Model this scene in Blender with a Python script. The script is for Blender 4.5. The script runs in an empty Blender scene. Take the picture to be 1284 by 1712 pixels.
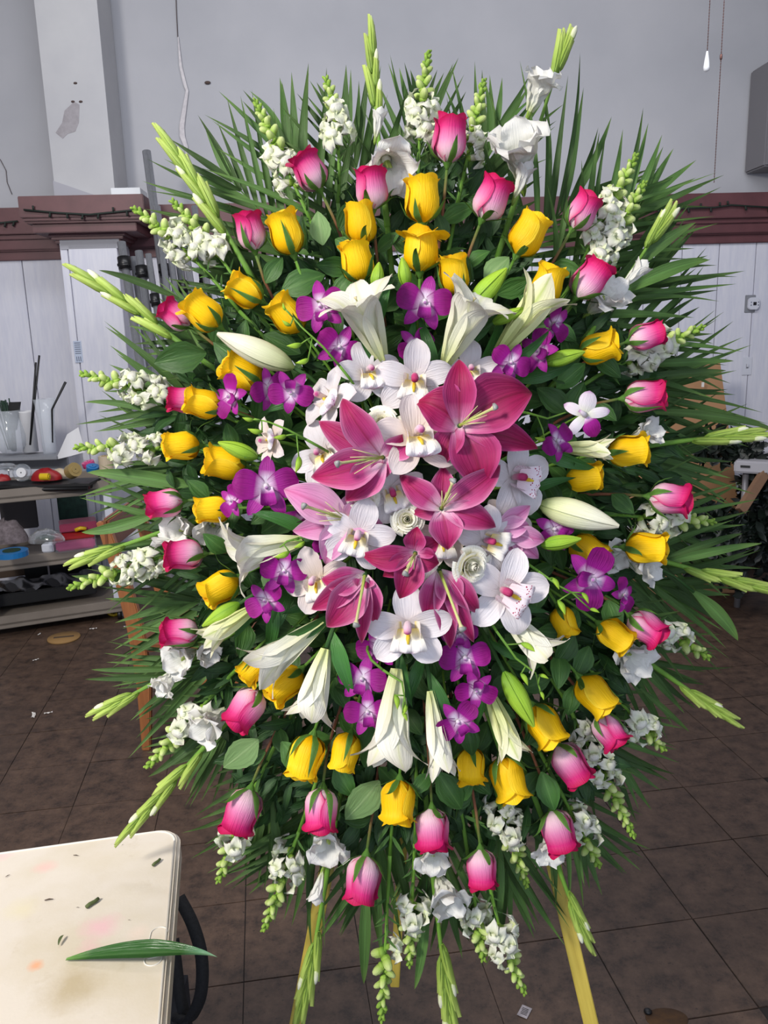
import bpy, bmesh, math, random
from mathutils import Vector, Matrix, noise
random.seed(7)
SC = bpy.context.scene
COL = SC.collection
# ---------------------------------------------------------------- camera
FPX, PITCH, ROLL, CAMH = 1350.0, math.radians(12.5), math.radians(1.7), 1.65
R0 = Vector((1, 0, 0)); U0 = Vector((0, math.sin(PITCH), math.cos(PITCH))); FW = Vector((0, math.cos(PITCH), -math.sin(PITCH)))
RT = R0 * math.cos(ROLL) - U0 * math.sin(ROLL)
UP = U0 * math.cos(ROLL) + R0 * math.sin(ROLL)
CAM = Vector((0, 0, CAMH))
cd = bpy.data.cameras.new('camera'); cd.sensor_fit = 'AUTO'; cd.sensor_width = 36; cd.lens = FPX * 36 / 1712
cd.clip_start = 0.05; cd.clip_end = 60
co = bpy.data.objects.new('camera', cd); COL.objects.link(co)
mw = Matrix.Identity(4)
for i in range(3):
    mw[i][0] = RT[i]; mw[i][1] = UP[i]; mw[i][2] = -FW[i]; mw[i][3] = CAM[i]
co.matrix_world = mw
SC.camera = co
# ---------------------------------------------------------------- world and light
wd = bpy.data.worlds.new('world'); SC.world = wd; wd.use_nodes = True
bg = wd.node_tree.nodes['Background']; bg.inputs[0].default_value = (0.66, 0.76, 1.0, 1); bg.inputs[1].default_value = 0.95
def area(name, loc, target, sx, sy, power, col):
    l = bpy.data.lights.new(name, 'AREA'); l.shape = 'RECTANGLE'; l.size = sx; l.size_y = sy; l.energy = power; l.color = col
    o = bpy.data.objects.new(name, l); COL.objects.link(o); o.location = loc
    o.rotation_euler = (Vector(target) - Vector(loc)).to_track_quat('-Z', 'Y').to_euler()
    return o
area('shopfront_daylight', (-2.3, -0.9, 3.5), (-0.1, 1.4, 1.3), 0.75, 0.75, 195, (1.0, 0.95, 0.87))
area('open_door_skylight', (0.6, -2.0, 2.2), (0.1, 2.5, 1.3), 3.6, 2.6, 30, (0.82, 0.9, 1.0))
area('wall_fill_light', (0.2, 2.9, 4.15), (0.2, 4.6, 1.2), 4.5, 0.6, 95, (0.95, 0.96, 1.0))  # unseen fill lamp, added under the ceiling to brighten the back wall
SC.view_settings.view_transform = 'Standard'; SC.view_settings.look = 'None'
SC.view_settings.exposure = 0.0; SC.view_settings.gamma = 1.0; SC.view_settings.use_curve_mapping = False
SC.cycles.max_bounces = 6; SC.cycles.transparent_max_bounces = 8
# ---------------------------------------------------------------- geometry helpers
def P(x, y, z): return CAM + FW * z + RT * ((x - 642) / FPX * z) + UP * ((856 - y) / FPX * z)
def G(x, y, h):
    d = P(x, y, 1) - CAM; return CAM + d * ((h - CAMH) / d.z)
class MB:
    def __init__(s): s.v = []; s.f = []; s.uv = []; s.mi = []
    def grid(s, fn, nt, nu, mi=0, closed=False):
        b = len(s.v)
        for i in range(nt + 1):
            t = i / nt
            for j in range(nu + 1):
                u = -1 + 2 * j / nu
                s.v.append(Vector(fn(t, u))); s.uv.append((u * .5 + .5, t))
        for i in range(nt):
            for j in range(nu):
                a = b + i * (nu + 1) + j
                s.f.append((a, a + 1, a + nu + 2, a + nu + 1)); s.mi.append(mi)
        return s
    def tube(s, pts, rad, n=6, mi=0, cap=True):
        pts = [Vector(p) for p in pts]; m = len(pts)
        if not isinstance(rad, (list, tuple)): rad = [rad] * m
        b = len(s.v); up = None
        for i, p in enumerate(pts):
            d = (pts[min(i + 1, m - 1)] - pts[max(i - 1, 0)])
            d = d.normalized() if d.length > 1e-9 else Vector((0, 0, 1))
            if up is None: up = d.orthogonal().normalized()
            a = (up - d * up.dot(d)); a = a.normalized() if a.length > 1e-6 else d.orthogonal().normalized()
            up = a; c = d.cross(a)
            for k in range(n):
                an = 2 * math.pi * k / n
                s.v.append(p + (a * math.cos(an) + c * math.sin(an)) * rad[i]); s.uv.append((k / n, i / max(1, m - 1)))
        for i in range(m - 1):
            for k in range(n):
                q = b + i * n; k2 = (k + 1) % n
                s.f.append((q + k, q + k2, q + n + k2, q + n + k)); s.mi.append(mi)
        if cap:
            s.f.append(tuple(b + k for k in reversed(range(n)))); s.mi.append(mi)
            s.f.append(tuple(b + (m - 1) * n + k for k in range(n))); s.mi.append(mi)
        return s
    def lathe(s, prof, n=16, mi=0, lobes=0, lob=0.0):
        b = len(s.v); m = len(prof)
        for i, (r, z) in enumerate(prof):
            for k in range(n):
                an = 2 * math.pi * k / n; rr = r * (1 + lob * math.cos(lobes * an)) if lobes else r
                s.v.append(Vector((rr * math.cos(an), rr * math.sin(an), z))); s.uv.append((k / n, i / (m - 1)))
        for i in range(m - 1):
            for k in range(n):
                q = b + i * n; k2 = (k + 1) % n
                s.f.append((q + k, q + k2, q + n + k2, q + n + k)); s.mi.append(mi)
        s.f.append(tuple(b + k for k in reversed(range(n)))); s.mi.append(mi)
        s.f.append(tuple(b + (m - 1) * n + k for k in range(n))); s.mi.append(mi)
        return s
    def box(s, c, d, M=None, mi=0):
        b = len(s.v)
        for sx in (-1, 1):
            for sy in (-1, 1):
                for sz in (-1, 1):
                    v = Vector((c[0] + sx * d[0] / 2, c[1] + sy * d[1] / 2, c[2] + sz * d[2] / 2))
                    s.v.append(M @ v if M else v); s.uv.append(((sx + 1) / 2, (sz + 1) / 2))
        for q in ((0, 1, 3, 2), (4, 6, 7, 5), (0, 4, 5, 1), (2, 3, 7, 6), (0, 2, 6, 4), (1, 5, 7, 3)):
            s.f.append(tuple(b + k for k in q)); s.mi.append(mi)
        return s
    def prism(s, poly, z0, z1, mi=0, M=None):      # poly in x,y ; extruded along z
        b = len(s.v); n = len(poly)
        for z in (z0, z1):
            for (x, y) in poly:
                v = Vector((x, y, z)); s.v.append(M @ v if M else v); s.uv.append((x, y))
        s.f.append(tuple(b + k for k in reversed(range(n)))); s.mi.append(mi)
        s.f.append(tuple(b + n + k for k in range(n))); s.mi.append(mi)
        for k in range(n):
            k2 = (k + 1) % n; s.f.append((b + k, b + k2, b + n + k2, b + n + k)); s.mi.append(mi)
        return s
    def mesh(s, name, mats, smooth=True, bevel=0, fix=False):
        me = bpy.data.meshes.new(name)
        me.from_pydata([tuple(v) for v in s.v], [], s.f)
        if not isinstance(mats, (list, tuple)): mats = [mats]
        for m in mats: me.materials.append(m)
        me.polygons.foreach_set('material_index', s.mi)
        uvl = me.uv_layers.new(name='UVMap'); li = [0] * len(me.loops); me.loops.foreach_get('vertex_index', li)
        fl = []
        for k in li: fl.extend(s.uv[k])
        uvl.data.foreach_set('uv', fl)
        if bevel or fix:
            bm = bmesh.new(); bm.from_mesh(me)
            if fix: bmesh.ops.recalc_face_normals(bm, faces=bm.faces)
            if bevel:
                ed = [e for e in bm.edges if e.calc_face_angle(0) > 0.6]
                bmesh.ops.bevel(bm, geom=ed, offset=bevel, segments=2, affect='EDGES', clamp_overlap=True)
            bm.to_mesh(me); bm.free()
        me.polygons.foreach_set('use_smooth', [smooth] * len(me.polygons)); me.update()
        return me
def link(name, data, parent=None, M=None):
    o = bpy.data.objects.new(name, data); COL.objects.link(o)
    if parent is not None: o.parent = parent
    if M is not None: o.matrix_basis = M
    return o
def tag(o, label, cat, group=None, kind=None):
    o['label'] = label; o['category'] = cat
    if group: o['group'] = group
    if kind: o['kind'] = kind
    return o
def struct(o): o['kind'] = 'structure'; return o
def frame(o, x, y, z, s=1.0):
    M = Matrix.Identity(4)
    for i in range(3): M[i][0] = x[i] * s; M[i][1] = y[i] * s; M[i][2] = z[i] * s; M[i][3] = o[i]
    return M
def axis_mat(o, ax, s, roll=0.0, ref=None):
    z = Vector(ax).normalized(); r = ref or Vector((0, 0, 1))
    y = r - z * r.dot(z)
    y = y.normalized() if y.length > 1e-4 else z.orthogonal().normalized()
    x = y.cross(z)
    x2 = x * math.cos(roll) + y * math.sin(roll); y2 = -x * math.sin(roll) + y * math.cos(roll)
    return frame(Vector(o), x2, y2, z, s)
def leaf_mat(o, dirv, nrm, ln, wd=None):
    x = Vector(dirv).normalized(); n = Vector(nrm); z = (n - x * n.dot(x)).normalized(); y = z.cross(x)
    M = Matrix.Identity(4); wd = wd or ln
    for i in range(3): M[i][0] = x[i] * ln; M[i][1] = y[i] * wd; M[i][2] = z[i] * ln; M[i][3] = o[i]
    return M
def bez(a, b, c, d, t):
    s = 1 - t; return a * (s**3) + b * (3 * s * s * t) + c * (3 * s * t * t) + d * (t**3)
rnd = random.uniform
# ---------------------------------------------------------------- materials
def hexc(h):
    c = [int(h[i:i + 2], 16) / 255 for i in (0, 2, 4)]
    return tuple((x / 12.92 if x <= .04045 else ((x + .055) / 1.055)**2.4) for x in c) + (1,)
def base_mat(name):
    m = bpy.data.materials.new(name); m.use_nodes = True; nt = m.node_tree
    return m, nt, nt.nodes['Principled BSDF'], nt.nodes, nt.links
def math_n(nt, op, a, b=None, c=None):
    n = nt.nodes.new('ShaderNodeMath'); n.operation = op
    for i, v in enumerate((a, b, c)):
        if v is None: continue
        if isinstance(v, (int, float)): n.inputs[i].default_value = v
        else: nt.links.new(v, n.inputs[i])
    return n.outputs[0]
def mixc(nt, f, a, b, mode='MIX'):
    n = nt.nodes.new('ShaderNodeMix'); n.data_type = 'RGBA'; n.blend_type = mode
    for s, v in ((n.inputs[0], f), (n.inputs[6], a), (n.inputs[7], b)):
        if isinstance(v, (int, float)): s.default_value = v
        elif isinstance(v, tuple): s.default_value = v
        else: nt.links.new(v, s)
    return n.outputs[2]
def ramp(nt, fac, stops):
    n = nt.nodes.new('ShaderNodeValToRGB'); e = n.color_ramp.elements
    while len(e) < len(stops): e.new(0.5)
    for k, (p, c) in enumerate(stops): e[k].position = p; e[k].color = hexc(c) if isinstance(c, str) else c
    if hasattr(fac, 'links'): nt.links.new(fac, n.inputs[0])
    return n.outputs[0]
def noise_n(nt, vec, scale, detail=3, rough=.5):
    n = nt.nodes.new('ShaderNodeTexNoise'); n.inputs['Scale'].default_value = scale; n.inputs['Detail'].default_value = detail; n.inputs['Roughness'].default_value = rough
    if vec is not None: nt.links.new(vec, n.inputs['Vector'])
    return n.outputs[0]
def uvxy(nt):
    u = nt.nodes.new('ShaderNodeUVMap'); s = nt.nodes.new('ShaderNodeSeparateXYZ'); nt.links.new(u.outputs[0], s.inputs[0])
    return s.outputs[0], s.outputs[1], u.outputs[0]
def petal_mat(name, stops, edge=None, epow=3, mid=None, vein=.12, rough=.55, trans=.22, spots=None, var=.10, coat=0, across=34, bump=.5):
    m, nt, b, N, L = base_mat(name)
    u, v, uv = uvxy(nt); col = ramp(nt, v, stops)
    au = math_n(nt, 'ABSOLUTE', math_n(nt, 'MULTIPLY_ADD', u, 2, -1))
    if mid: col = mixc(nt, math_n(nt, 'MULTIPLY', math_n(nt, 'POWER', math_n(nt, 'SUBTRACT', 1, au), mid[1]), mid[2]), col, hexc(mid[0]))
    if edge: col = mixc(nt, math_n(nt, 'POWER', au, epow), col, hexc(edge))
    mp = N.new('ShaderNodeMapping'); mp.inputs['Scale'].default_value = (across, 2.2, 1); L.new(uv, mp.inputs[0])
    vn = noise_n(nt, mp.outputs[0], 1.0, 3)
    if spots:
        mp2 = N.new('ShaderNodeMapping'); mp2.inputs['Scale'].default_value = (1, 1.2, 1); L.new(uv, mp2.inputs[0])
        vo = N.new('ShaderNodeTexVoronoi'); vo.inputs['Scale'].default_value = spots[1]; L.new(mp2.outputs[0], vo.inputs['Vector'])
        msk = math_n(nt, 'MULTIPLY', math_n(nt, 'LESS_THAN', vo.outputs['Distance'], spots[2]), math_n(nt, 'GREATER_THAN', v, spots[3]))
        col = mixc(nt, msk, col, hexc(spots[0]))
    oi = N.new('ShaderNodeObjectInfo')
    f = math_n(nt, 'MULTIPLY_ADD', vn, vein * 3, .94 - vein * 1.5)
    f = math_n(nt, 'MULTIPLY', f, math_n(nt, 'MULTIPLY_ADD', oi.outputs['Random'], var * 2, 1 - var))
    hs = N.new('ShaderNodeHueSaturation'); L.new(f, hs.inputs['Value']); L.new(col, hs.inputs['Color'])
    L.new(hs.outputs[0], b.inputs['Base Color']); b.inputs['Roughness'].default_value = rough
    b.inputs['Specular IOR Level'].default_value = .28
    if coat: b.inputs['Coat Weight'].default_value = coat
    bp = N.new('ShaderNodeBump'); bp.inputs['Strength'].default_value = bump; bp.inputs['Distance'].default_value = .003
    L.new(vn, bp.inputs['Height']); L.new(bp.outputs[0], b.inputs['Normal'])
    if trans:
        tr = N.new('ShaderNodeBsdfTranslucent'); L.new(hs.outputs[0], tr.inputs[0]); L.new(bp.outputs[0], tr.inputs['Normal'])
        mx = N.new('ShaderNodeMixShader'); mx.inputs[0].default_value = trans
        L.new(b.outputs[0], mx.inputs[1]); L.new(tr.outputs[0], mx.inputs[2]); L.new(mx.outputs[0], N['Material Output'].inputs[0])
    return m
def plain(name, c, rough=.5, metal=0, nz=0, nscale=20, c2=None, bump=0, trans=0, alpha=1, coat=0, var=0, stretch=None):
    m, nt, b, N, L = base_mat(name)
    b.inputs['Base Color'].default_value = hexc(c); b.inputs['Roughness'].default_value = rough; b.inputs['Metallic'].default_value = metal
    b.inputs['Transmission Weight'].default_value = trans; b.inputs['Coat Weight'].default_value = coat
    col = None
    if c2 or bump:
        tc = N.new('ShaderNodeTexCoord'); vec = tc.outputs['Object']
        if stretch:
            mp = N.new('ShaderNodeMapping'); mp.inputs['Scale'].default_value = stretch; L.new(vec, mp.inputs[0]); vec = mp.outputs[0]
        n = noise_n(nt, vec, nscale, 5, .6)
        if c2: col = ramp(nt, n, [(.35, c), (.65, c2)])
        if bump:
            bp = N.new('ShaderNodeBump'); bp.inputs['Strength'].default_value = bump; bp.inputs['Distance'].default_value = .002
            L.new(n, bp.inputs['Height']); L.new(bp.outputs[0], b.inputs['Normal'])
    if var:
        oi = N.new('ShaderNodeObjectInfo'); hs = N.new('ShaderNodeHueSaturation')
        if col is None: hs.inputs['Color'].default_value = hexc(c)
        else: L.new(col, hs.inputs['Color'])
        L.new(math_n(nt, 'MULTIPLY_ADD', oi.outputs['Random'], var * 2, 1 - var), hs.inputs['Value']); col = hs.outputs[0]
    if col is not None: L.new(col, b.inputs['Base Color'])
    if alpha < 1: b.inputs['Alpha'].default_value = alpha
    return m
M = {}
M['rose_y'] = petal_mat('yellow_rose_petal', [(0, 'F0B400'), (.5, 'FBC800'), (1, 'FFD21A')], vein=.08, trans=.18, edge='FFDB30', epow=5)
M['rose_yd'] = petal_mat('yellow_rose_heart', [(0, 'E79A00'), (1, 'F7B800')], vein=.1, trans=.15)
M['rose_p'] = petal_mat('pink_rose_petal', [(0, 'F6E2E2'), (.28, 'F3C2D6'), (.52, 'E985B6'), (.78, 'DC2A7E'), (1, 'C4084E')], edge='D01F70', epow=3.5, vein=.1, trans=.18)
M['rose_pd'] = petal_mat('pink_rose_heart', [(0, 'D85C98'), (.7, 'CC1F6B'), (1, 'B80E50')], vein=.12, trans=.12)
M['rose_w'] = petal_mat('cream_rose_petal', [(0, 'EDEBC0'), (.6, 'F6F2DC'), (1, 'FBF8EC')], vein=.05, trans=.2)
M['lily_p'] = petal_mat('pink_lily_petal', [(0, 'F0EAD8'), (.12, 'E4B4CC'), (.28, 'B43E7C'), (.6, 'A3205E'), (.9, 'A82259'), (1, 'D080A0')], mid=('8A0A3E', 7, .75), edge='D584AE', epow=5, vein=.24, trans=.15, across=22)
M['lily_pd'] = petal_mat('deep_pink_lily_petal', [(0, 'E8D8D8'), (.12, 'CC78A2'), (.3, '9E265E'), (.8, '980F46'), (1, 'A8224E')], mid=('76062F', 7, .75), edge='C0508A', epow=6, vein=.26, trans=.12, across=22)
M['lily_pp'] = petal_mat('pale_pink_lily_petal', [(0, 'EFE4D0'), (.25, 'DDA0C4'), (.7, 'CE7CAE'), (1, 'D58CB4')], mid=('B4447E', 6, .7), edge='E2B0CE', epow=4, vein=.16, trans=.15, across=22)
M['lily_w'] = petal_mat('white_lily_petal', [(0, 'CFD690'), (.3, 'E6E6C6'), (.7, 'ECEADE'), (1, 'E8E4D4')], mid=('D8DC9A', 7, .55), vein=.06, trans=.2, across=20)
M['lily_g'] = petal_mat('greenish_lily_petal', [(0, 'B4C46A'), (.4, 'D8DC98'), (.8, 'EEECC8'), (1, 'F4F0DC')], mid=('A9BC5A', 5, .8), vein=.1, trans=.2, across=20)
M['bud_g'] = petal_mat('green_lily_bud', [(0, '6C9A2A'), (.5, '9CC23A'), (1, 'A9CC3E')], vein=.16, trans=.05, rough=.4, across=30, mid=('5E8A22', 8, .6))
M['bud_w'] = petal_mat('white_lily_bud', [(0, '9CB257'), (.2, 'DCE0A8'), (.7, 'F1EFD6'), (1, 'EFE9CE')], vein=.12, trans=.08, rough=.45, across=30)
M['cym'] = petal_mat('white_orchid_petal', [(0, 'E8DCDA'), (.5, 'E8E2E6'), (1, 'EADFE0')], vein=.035, trans=.22, rough=.5, across=18)
M['cym_c'] = petal_mat('blush_orchid_petal', [(0, 'EBD8C4'), (.5, 'E8D8D2'), (1, 'E8DCDC')], vein=.05, trans=.22, rough=.5, across=18)
M['lip_s'] = petal_mat('spotted_orchid_lip', [(0, 'F2DCE4'), (.45, 'F4E6EC'), (1, 'F6EAF0')], vein=.05, trans=.15, spots=('A5174E', 12, .3, .35))
M['lip_l'] = petal_mat('lined_orchid_lip', [(0, 'F4DE80'), (.3, 'F5EFE0'), (.82, 'F5EEF2'), (1, 'E9C4DA')], vein=.05, trans=.15, spots=('C565A4', 14, .22, .72))
M['lip_yellow'] = petal_mat('orchid_lip_keel', [(0, 'E8B818'), (1, 'F4D848')], vein=.1, trans=.1)
M['column_p'] = petal_mat('orchid_column_pink', [(0, 'F3E6E8'), (.6, 'E8C2D2'), (1, 'C04C86')], vein=.05, trans=.1)
M['column_r'] = petal_mat('orchid_column_red', [(0, 'F3DDE4'), (.5, 'C7447C'), (1, '9E1848')], vein=.05, trans=.1)
M['den'] = petal_mat('purple_orchid_petal', [(0, 'F5ECF6'), (.15, 'E6C4E4'), (.32, 'A0188C'), (.65, '82006A'), (1, '8E0674')], vein=.16, trans=.14, across=26, edge='8A0A78', epow=6)
M['den_l'] = petal_mat('striped_orchid_petal', [(0, 'F8F2F8'), (.3, 'EBD4EC'), (.5, 'B4349E'), (1, '90107A')], vein=.16, trans=.14, across=26, edge='981E8C', epow=2)
M['den_w'] = petal_mat('pale_orchid_back', [(0, 'E9EED0'), (.4, 'F2EAF0'), (.8, 'EFDFEE'), (1, 'C88AC8')], vein=.08, trans=.2)
M['den_lip'] = petal_mat('orchid_lip_purple', [(0, 'EFE0F0'), (.25, 'A02090'), (1, '7E0C6C')], vein=.1, trans=.12)
M['snap'] = petal_mat('white_snapdragon_petal', [(0, 'CAD88E'), (.35, 'DEE4BC'), (.75, 'E8E8D8'), (1, 'E6E4D8')], vein=.10, trans=.16)
M['snapbud'] = petal_mat('snapdragon_bud', [(0, '6E9834'), (.4, 'A4C05C'), (.75, 'CAD88C'), (1, 'DDE4A8')], vein=.1, trans=.1)
M['snapgreen'] = petal_mat('snapdragon_green', [(0, '5F8C2C'), (1, 'A2C24E')], vein=.12, trans=.08)
M['glad'] = petal_mat('white_gladiolus_petal', [(0, 'D6DEA8'), (.25, 'E8E8DC'), (1, 'EAE8E4')], vein=.05, trans=.22)
M['gladbud'] = petal_mat('gladiolus_sheath', [(0, '7C9E3C'), (.5, 'A8C25A'), (1, 'C0D270')], vein=.14, trans=.12, rough=.4, across=40)
M['gladtip'] = petal_mat('gladiolus_white_tip', [(0, 'C8D68A'), (.4, 'EEF0CE'), (1, 'F8F6E8')], vein=.08, trans=.15)
M['stem'] = petal_mat('green_stem', [(0, '5D8A30'), (1, '7FA844')], vein=.15, trans=0, rough=.45)
M['stem_d'] = petal_mat('dark_green_stem', [(0, '2F5226'), (1, '557A38')], vein=.15, trans=0, rough=.5)
M['stem_r'] = petal_mat('reddish_stem', [(0, '5C8038'), (.15, '86543A'), (1, '6A3C2C')], vein=.15, trans=0, rough=.5)
M['sepal'] = petal_mat('rose_sepal', [(0, '5A8434'), (1, '44702C')], vein=.15, trans=.1, edge='6F9A48')
M['leaf'] = petal_mat('rose_leaf', [(0, '40662C'), (1, '345826')], vein=.22, trans=.08, rough=.5, var=.35, mid=('5E8444', 14, .6), across=9, bump=.6)
M['leafpale'] = petal_mat('pale_leaf_underside', [(0, '7E9E64'), (1, '6F9058')], vein=.1, trans=.1, rough=.6, var=.1, mid=('9CB67E', 14, .7), across=9)
M['lilyleaf'] = petal_mat('lily_leaf', [(0, '3F7030'), (1, '2E5A28')], vein=.2, trans=.08, rough=.35, var=.3, across=14)
M['palm'] = petal_mat('palm_leaflet', [(0, '4E6E34'), (.7, '446230'), (1, '5C763A')], vein=.25, trans=.12, rough=.5, var=.4, across=12, mid=('56803C', 14, .6))
M['filament'] = plain('lily_filament', 'C2BE84', .5)
M['stigma'] = plain('lily_stigma', '8E8E8C', .5)
M['pistil'] = petal_mat('lily_pistil', [(0, 'A8BC50'), (1, 'D9C8A0')], vein=.05, trans=0)
M['foam'] = plain('floral_foam_green', '16301A', .9, bump=.4, nscale=60, c2='0E2412')
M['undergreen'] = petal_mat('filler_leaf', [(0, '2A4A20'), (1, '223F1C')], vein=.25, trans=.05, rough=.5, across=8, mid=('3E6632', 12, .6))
# ---------------------------------------------------------------- structure: wall, floor, ceiling
Q0 = G(0, 352, 2.5); Q1 = G(1284, 325, 2.5)
WX = Vector((Q1.x - Q0.x, Q1.y - Q0.y, 0)).normalized(); WZ = Vector((0, 0, 1)); WY = WZ.cross(WX)   # WY points into the wall
WO = Vector((Q0.x, Q0.y, 0))
WM = frame(WO, WX, WY, WZ)
def ws(px, py, off=0.0):            # point on the wall plane (off metres in front of it), in wall coordinates
    d = P(px, py, 1) - CAM; o = WO - WY * off
    t = (o - CAM).dot(WY) / d.dot(WY); X = CAM + d * t - WO
    return X.dot(WX), X.z
def wall_mat():
    m, nt, b, N, L = base_mat('painted_plaster'); tc = N.new('ShaderNodeTexCoord')
    n = noise_n(nt, tc.outputs['Object'], 1.3, 4); n2 = noise_n(nt, tc.outputs['Object'], 60, 3)
    L.new(ramp(nt, n, [(.3, '9C9DA3'), (.7, 'ABABB0')]), b.inputs['Base Color']); b.inputs['Roughness'].default_value = .8
    bp = N.new('ShaderNodeBump'); bp.inputs['Strength'].default_value = .12; bp.inputs['Distance'].default_value = .003; L.new(n2, bp.inputs['Height']); L.new(bp.outputs[0], b.inputs['Normal'])
    return m
M['plaster'] = wall_mat()
M['plaster_w'] = plain('column_plaster', 'B2B2B4', .8, c2='A8A8AC', nscale=2, bump=.05)
M['plank'] = plain('white_painted_board', 'CDCDD6', .5, c2='C2C3D0', nscale=5, bump=.1, var=.02, stretch=(8, 8, 1))
M['maroon'] = plain('maroon_trim_paint', '5E363A', .5, c2='512D31', nscale=6, bump=.1)
M['whitewood'] = plain('white_board_edge', 'CDD0D4', .5)
wall = link('wall_back', MB().box((2.6, .06, 2.15), (9.5, .1, 4.3)).mesh('wall_back', M['plaster'], False), None, WM); struct(wall)
# boards of the wainscot
pw = .262; s1 = ws(1201.5, 420)[0]; k0 = math.floor((s1 + 1.8) / pw)
pm = MB().box((0, 0, 0), (pw - .005, .02, 2.22)).mesh('board', M['plank'], False, bevel=.003)
for k in range(-k0, 16):
    x = s1 + (k + .5) * pw
    if -1.7 < x < 6.9: link('board', pm, wall, Matrix.Translation((x, -.003, 1.11)))
# maroon chair rail
def rail_prof(x0, x1, off, ztop, h, name, parent, kind=True, ends=0.0):
    b = MB(); zs = [(0, .10), (-.06, .10), (-.065, .085), (-.12, .08)]
    b.box(((x0 + x1) / 2, -off - .055, ztop - h * .26), (x1 - x0, .11, h * .52))
    st = [(h * .52, .085, .03), (h * .52 + .03, .07, h * .2), (h * .75, .055, .03), (h * .8, .035, h * .22)]
    for (dz, d, hh) in st: b.box(((x0 + x1) / 2, -off - d / 2, ztop - dz - hh / 2), (x1 - x0 - (.11 - d) * ends, d, hh))
    return b.mesh(name, M['maroon'], False, bevel=.004)
rail = link('trim_1', rail_prof(-1.6, 7.0, .0, 2.5, .31, 'trim_1', None), None, WM); struct(rail)
# column above and pilaster below
off = .34
a0 = ws(57, 0, off)[0]; a1 = ws(160, 0, off)[0]; b0 = ws(90, 303, off)[0]; b1 = ws(193, 311, off)[0]
cl = (a0 + b0) / 2; cr = (a1 + b1) / 2
cz0 = ws(90, 303, off)[1]
colb = MB().prism([(cl, -off), (cr, -off), (cr, 0), (cl, 0)], cz0 - .12, 4.28)
column = link('column', colb.mesh('column', M['plaster_w'], False), None, WM); struct(column)
# grey wedge with a skewed top edge on the lower column face
link('column_wedge', MB().prism([(cl, cz0 + .0), (cr + .0, cz0 - .13), (cr, cz0 - .13), (cr, cz0 - .4), (cl, cz0 - .4)], 0, .02, M=Matrix(((1, 0, 0, 0), (0, 0, -1, -off), (0, 1, 0, 0), (0, 0, 0, 1)))).mesh('column_wedge', plain('wedge_grey', '9A9AA2', .7), False), column)
capl = ws(30, 340, .5)[0]; capr = ws(240, 340, .5)[0]; pl = ws(101, 420, .34)[0]; pr = ws(197, 420, .34)[0]; ct = ws(130, 326, .5)[1]; cb = ws(140, 405, .38)[1]
cap = MB(); h = ct - cb
cap.prism([(capl, -.5), (capr, -.5), (capr, 0), (capl, 0)], ct - h * .48, ct)
steps = [(.48, .55, .93), (.55, .60, .86), (.60, .80, .7), (.80, .86, .3), (.86, .93, .22), (.93, 1.0, .12)]
for (u0, u1, k) in steps:
    cap.prism([(pl + (capl - pl) * k, -.34 - .16 * k), (pr + (capr - pr) * k, -.34 - .16 * k), (pr + (capr - pr) * k, 0), (pl + (capl - pl) * k, 0)], ct - h * u1, ct - h * u0)
o = link('trim_2', cap.mesh('trim_2', M['maroon'], False, bevel=.004), None, WM); struct(o)
wb = ws(187, 330, .45)[0]; wb2 = ws(236, 330, .45)[0]
link('ledge_block', MB().box(((wb + wb2) / 2, -.36, ct + .02), (wb2 - wb, .2, .045)).mesh('ledge_block', M['whitewood'], False, bevel=.002), o)
pil = link('pilaster', MB().prism([(pl, -.34), (pr, -.34), (pr, 0), (pl, 0)], 0, cb).mesh('pilaster', M['plank'], False), None, WM); struct(pil)
x0 = pl + (pr - pl) * .14
link('casing_board', MB().box(((pl + x0) / 2, -.347, cb / 2), (x0 - pl - .006, .014, cb)).mesh('casing_board', M['plank'], False, bevel=.002), pil)
link('face_board', MB().box(((x0 + pr) / 2 + .003, -.350, cb / 2 - .005), (pr - x0 - .006, .02, cb - .02)).mesh('face_board', M['plank'], False, bevel=.003), pil)
# ceiling, side walls (out of view; they close the room)
c = link('ceiling', MB().box((0, 2.2, 4.35), (12, 9, .1)).mesh('ceiling', M['plaster'], False)); struct(c)
for nm, x in (('wall_left', -3.6), ('wall_right', 4.4)):
    c = link(nm, MB().box((x, 2.0, 2.15), (.1, 8, 4.3)).mesh(nm, M['plaster'], False)); struct(c)
# floor with vinyl tiles
def floor_mat(name, var):
    m, nt, b, N, L = base_mat(name); tc = N.new('ShaderNodeTexCoord'); g = N.new('ShaderNodeNewGeometry'); oi = N.new('ShaderNodeObjectInfo')
    n1 = noise_n(nt, g.outputs['Position'], 14, 8, .75); n2 = noise_n(nt, g.outputs['Position'], 1.6, 4); n3 = noise_n(nt, g.outputs['Position'], 70, 5, .7)
    c = ramp(nt, n1, [(.36, '1A130F'), (.48, '44342A'), (.66, '5E4A3C')])
    c = mixc(nt, math_n(nt, 'MULTIPLY', n2, .55), c, hexc('4A382E'))
    c = mixc(nt, math_n(nt, 'MULTIPLY', math_n(nt, 'GREATER_THAN', n3, .64), .8), c, hexc('1E1816'))
    hs = N.new('ShaderNodeHueSaturation'); L.new(c, hs.inputs['Color']); L.new(math_n(nt, 'MULTIPLY_ADD', oi.outputs['Random'], var * 2, 1 - var), hs.inputs['Value'])
    L.new(hs.outputs[0], b.inputs['Base Color']); b.inputs['Roughness'].default_value = .55
    bp = N.new('ShaderNodeBump'); bp.inputs['Strength'].default_value = .35; bp.inputs['Distance'].default_value = .002; L.new(n1, bp.inputs['Height']); L.new(bp.outputs[0], b.inputs['Normal'])
    return m
M['tile'] = floor_mat('worn_floor_tile', .07)
floor = link('floor', MB().box((0.4, 2.2, -.053), (8.4, 8.4, .1)).mesh('floor', plain('dark_floor_joint', '17110F', .9), False)); struct(floor)
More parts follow.
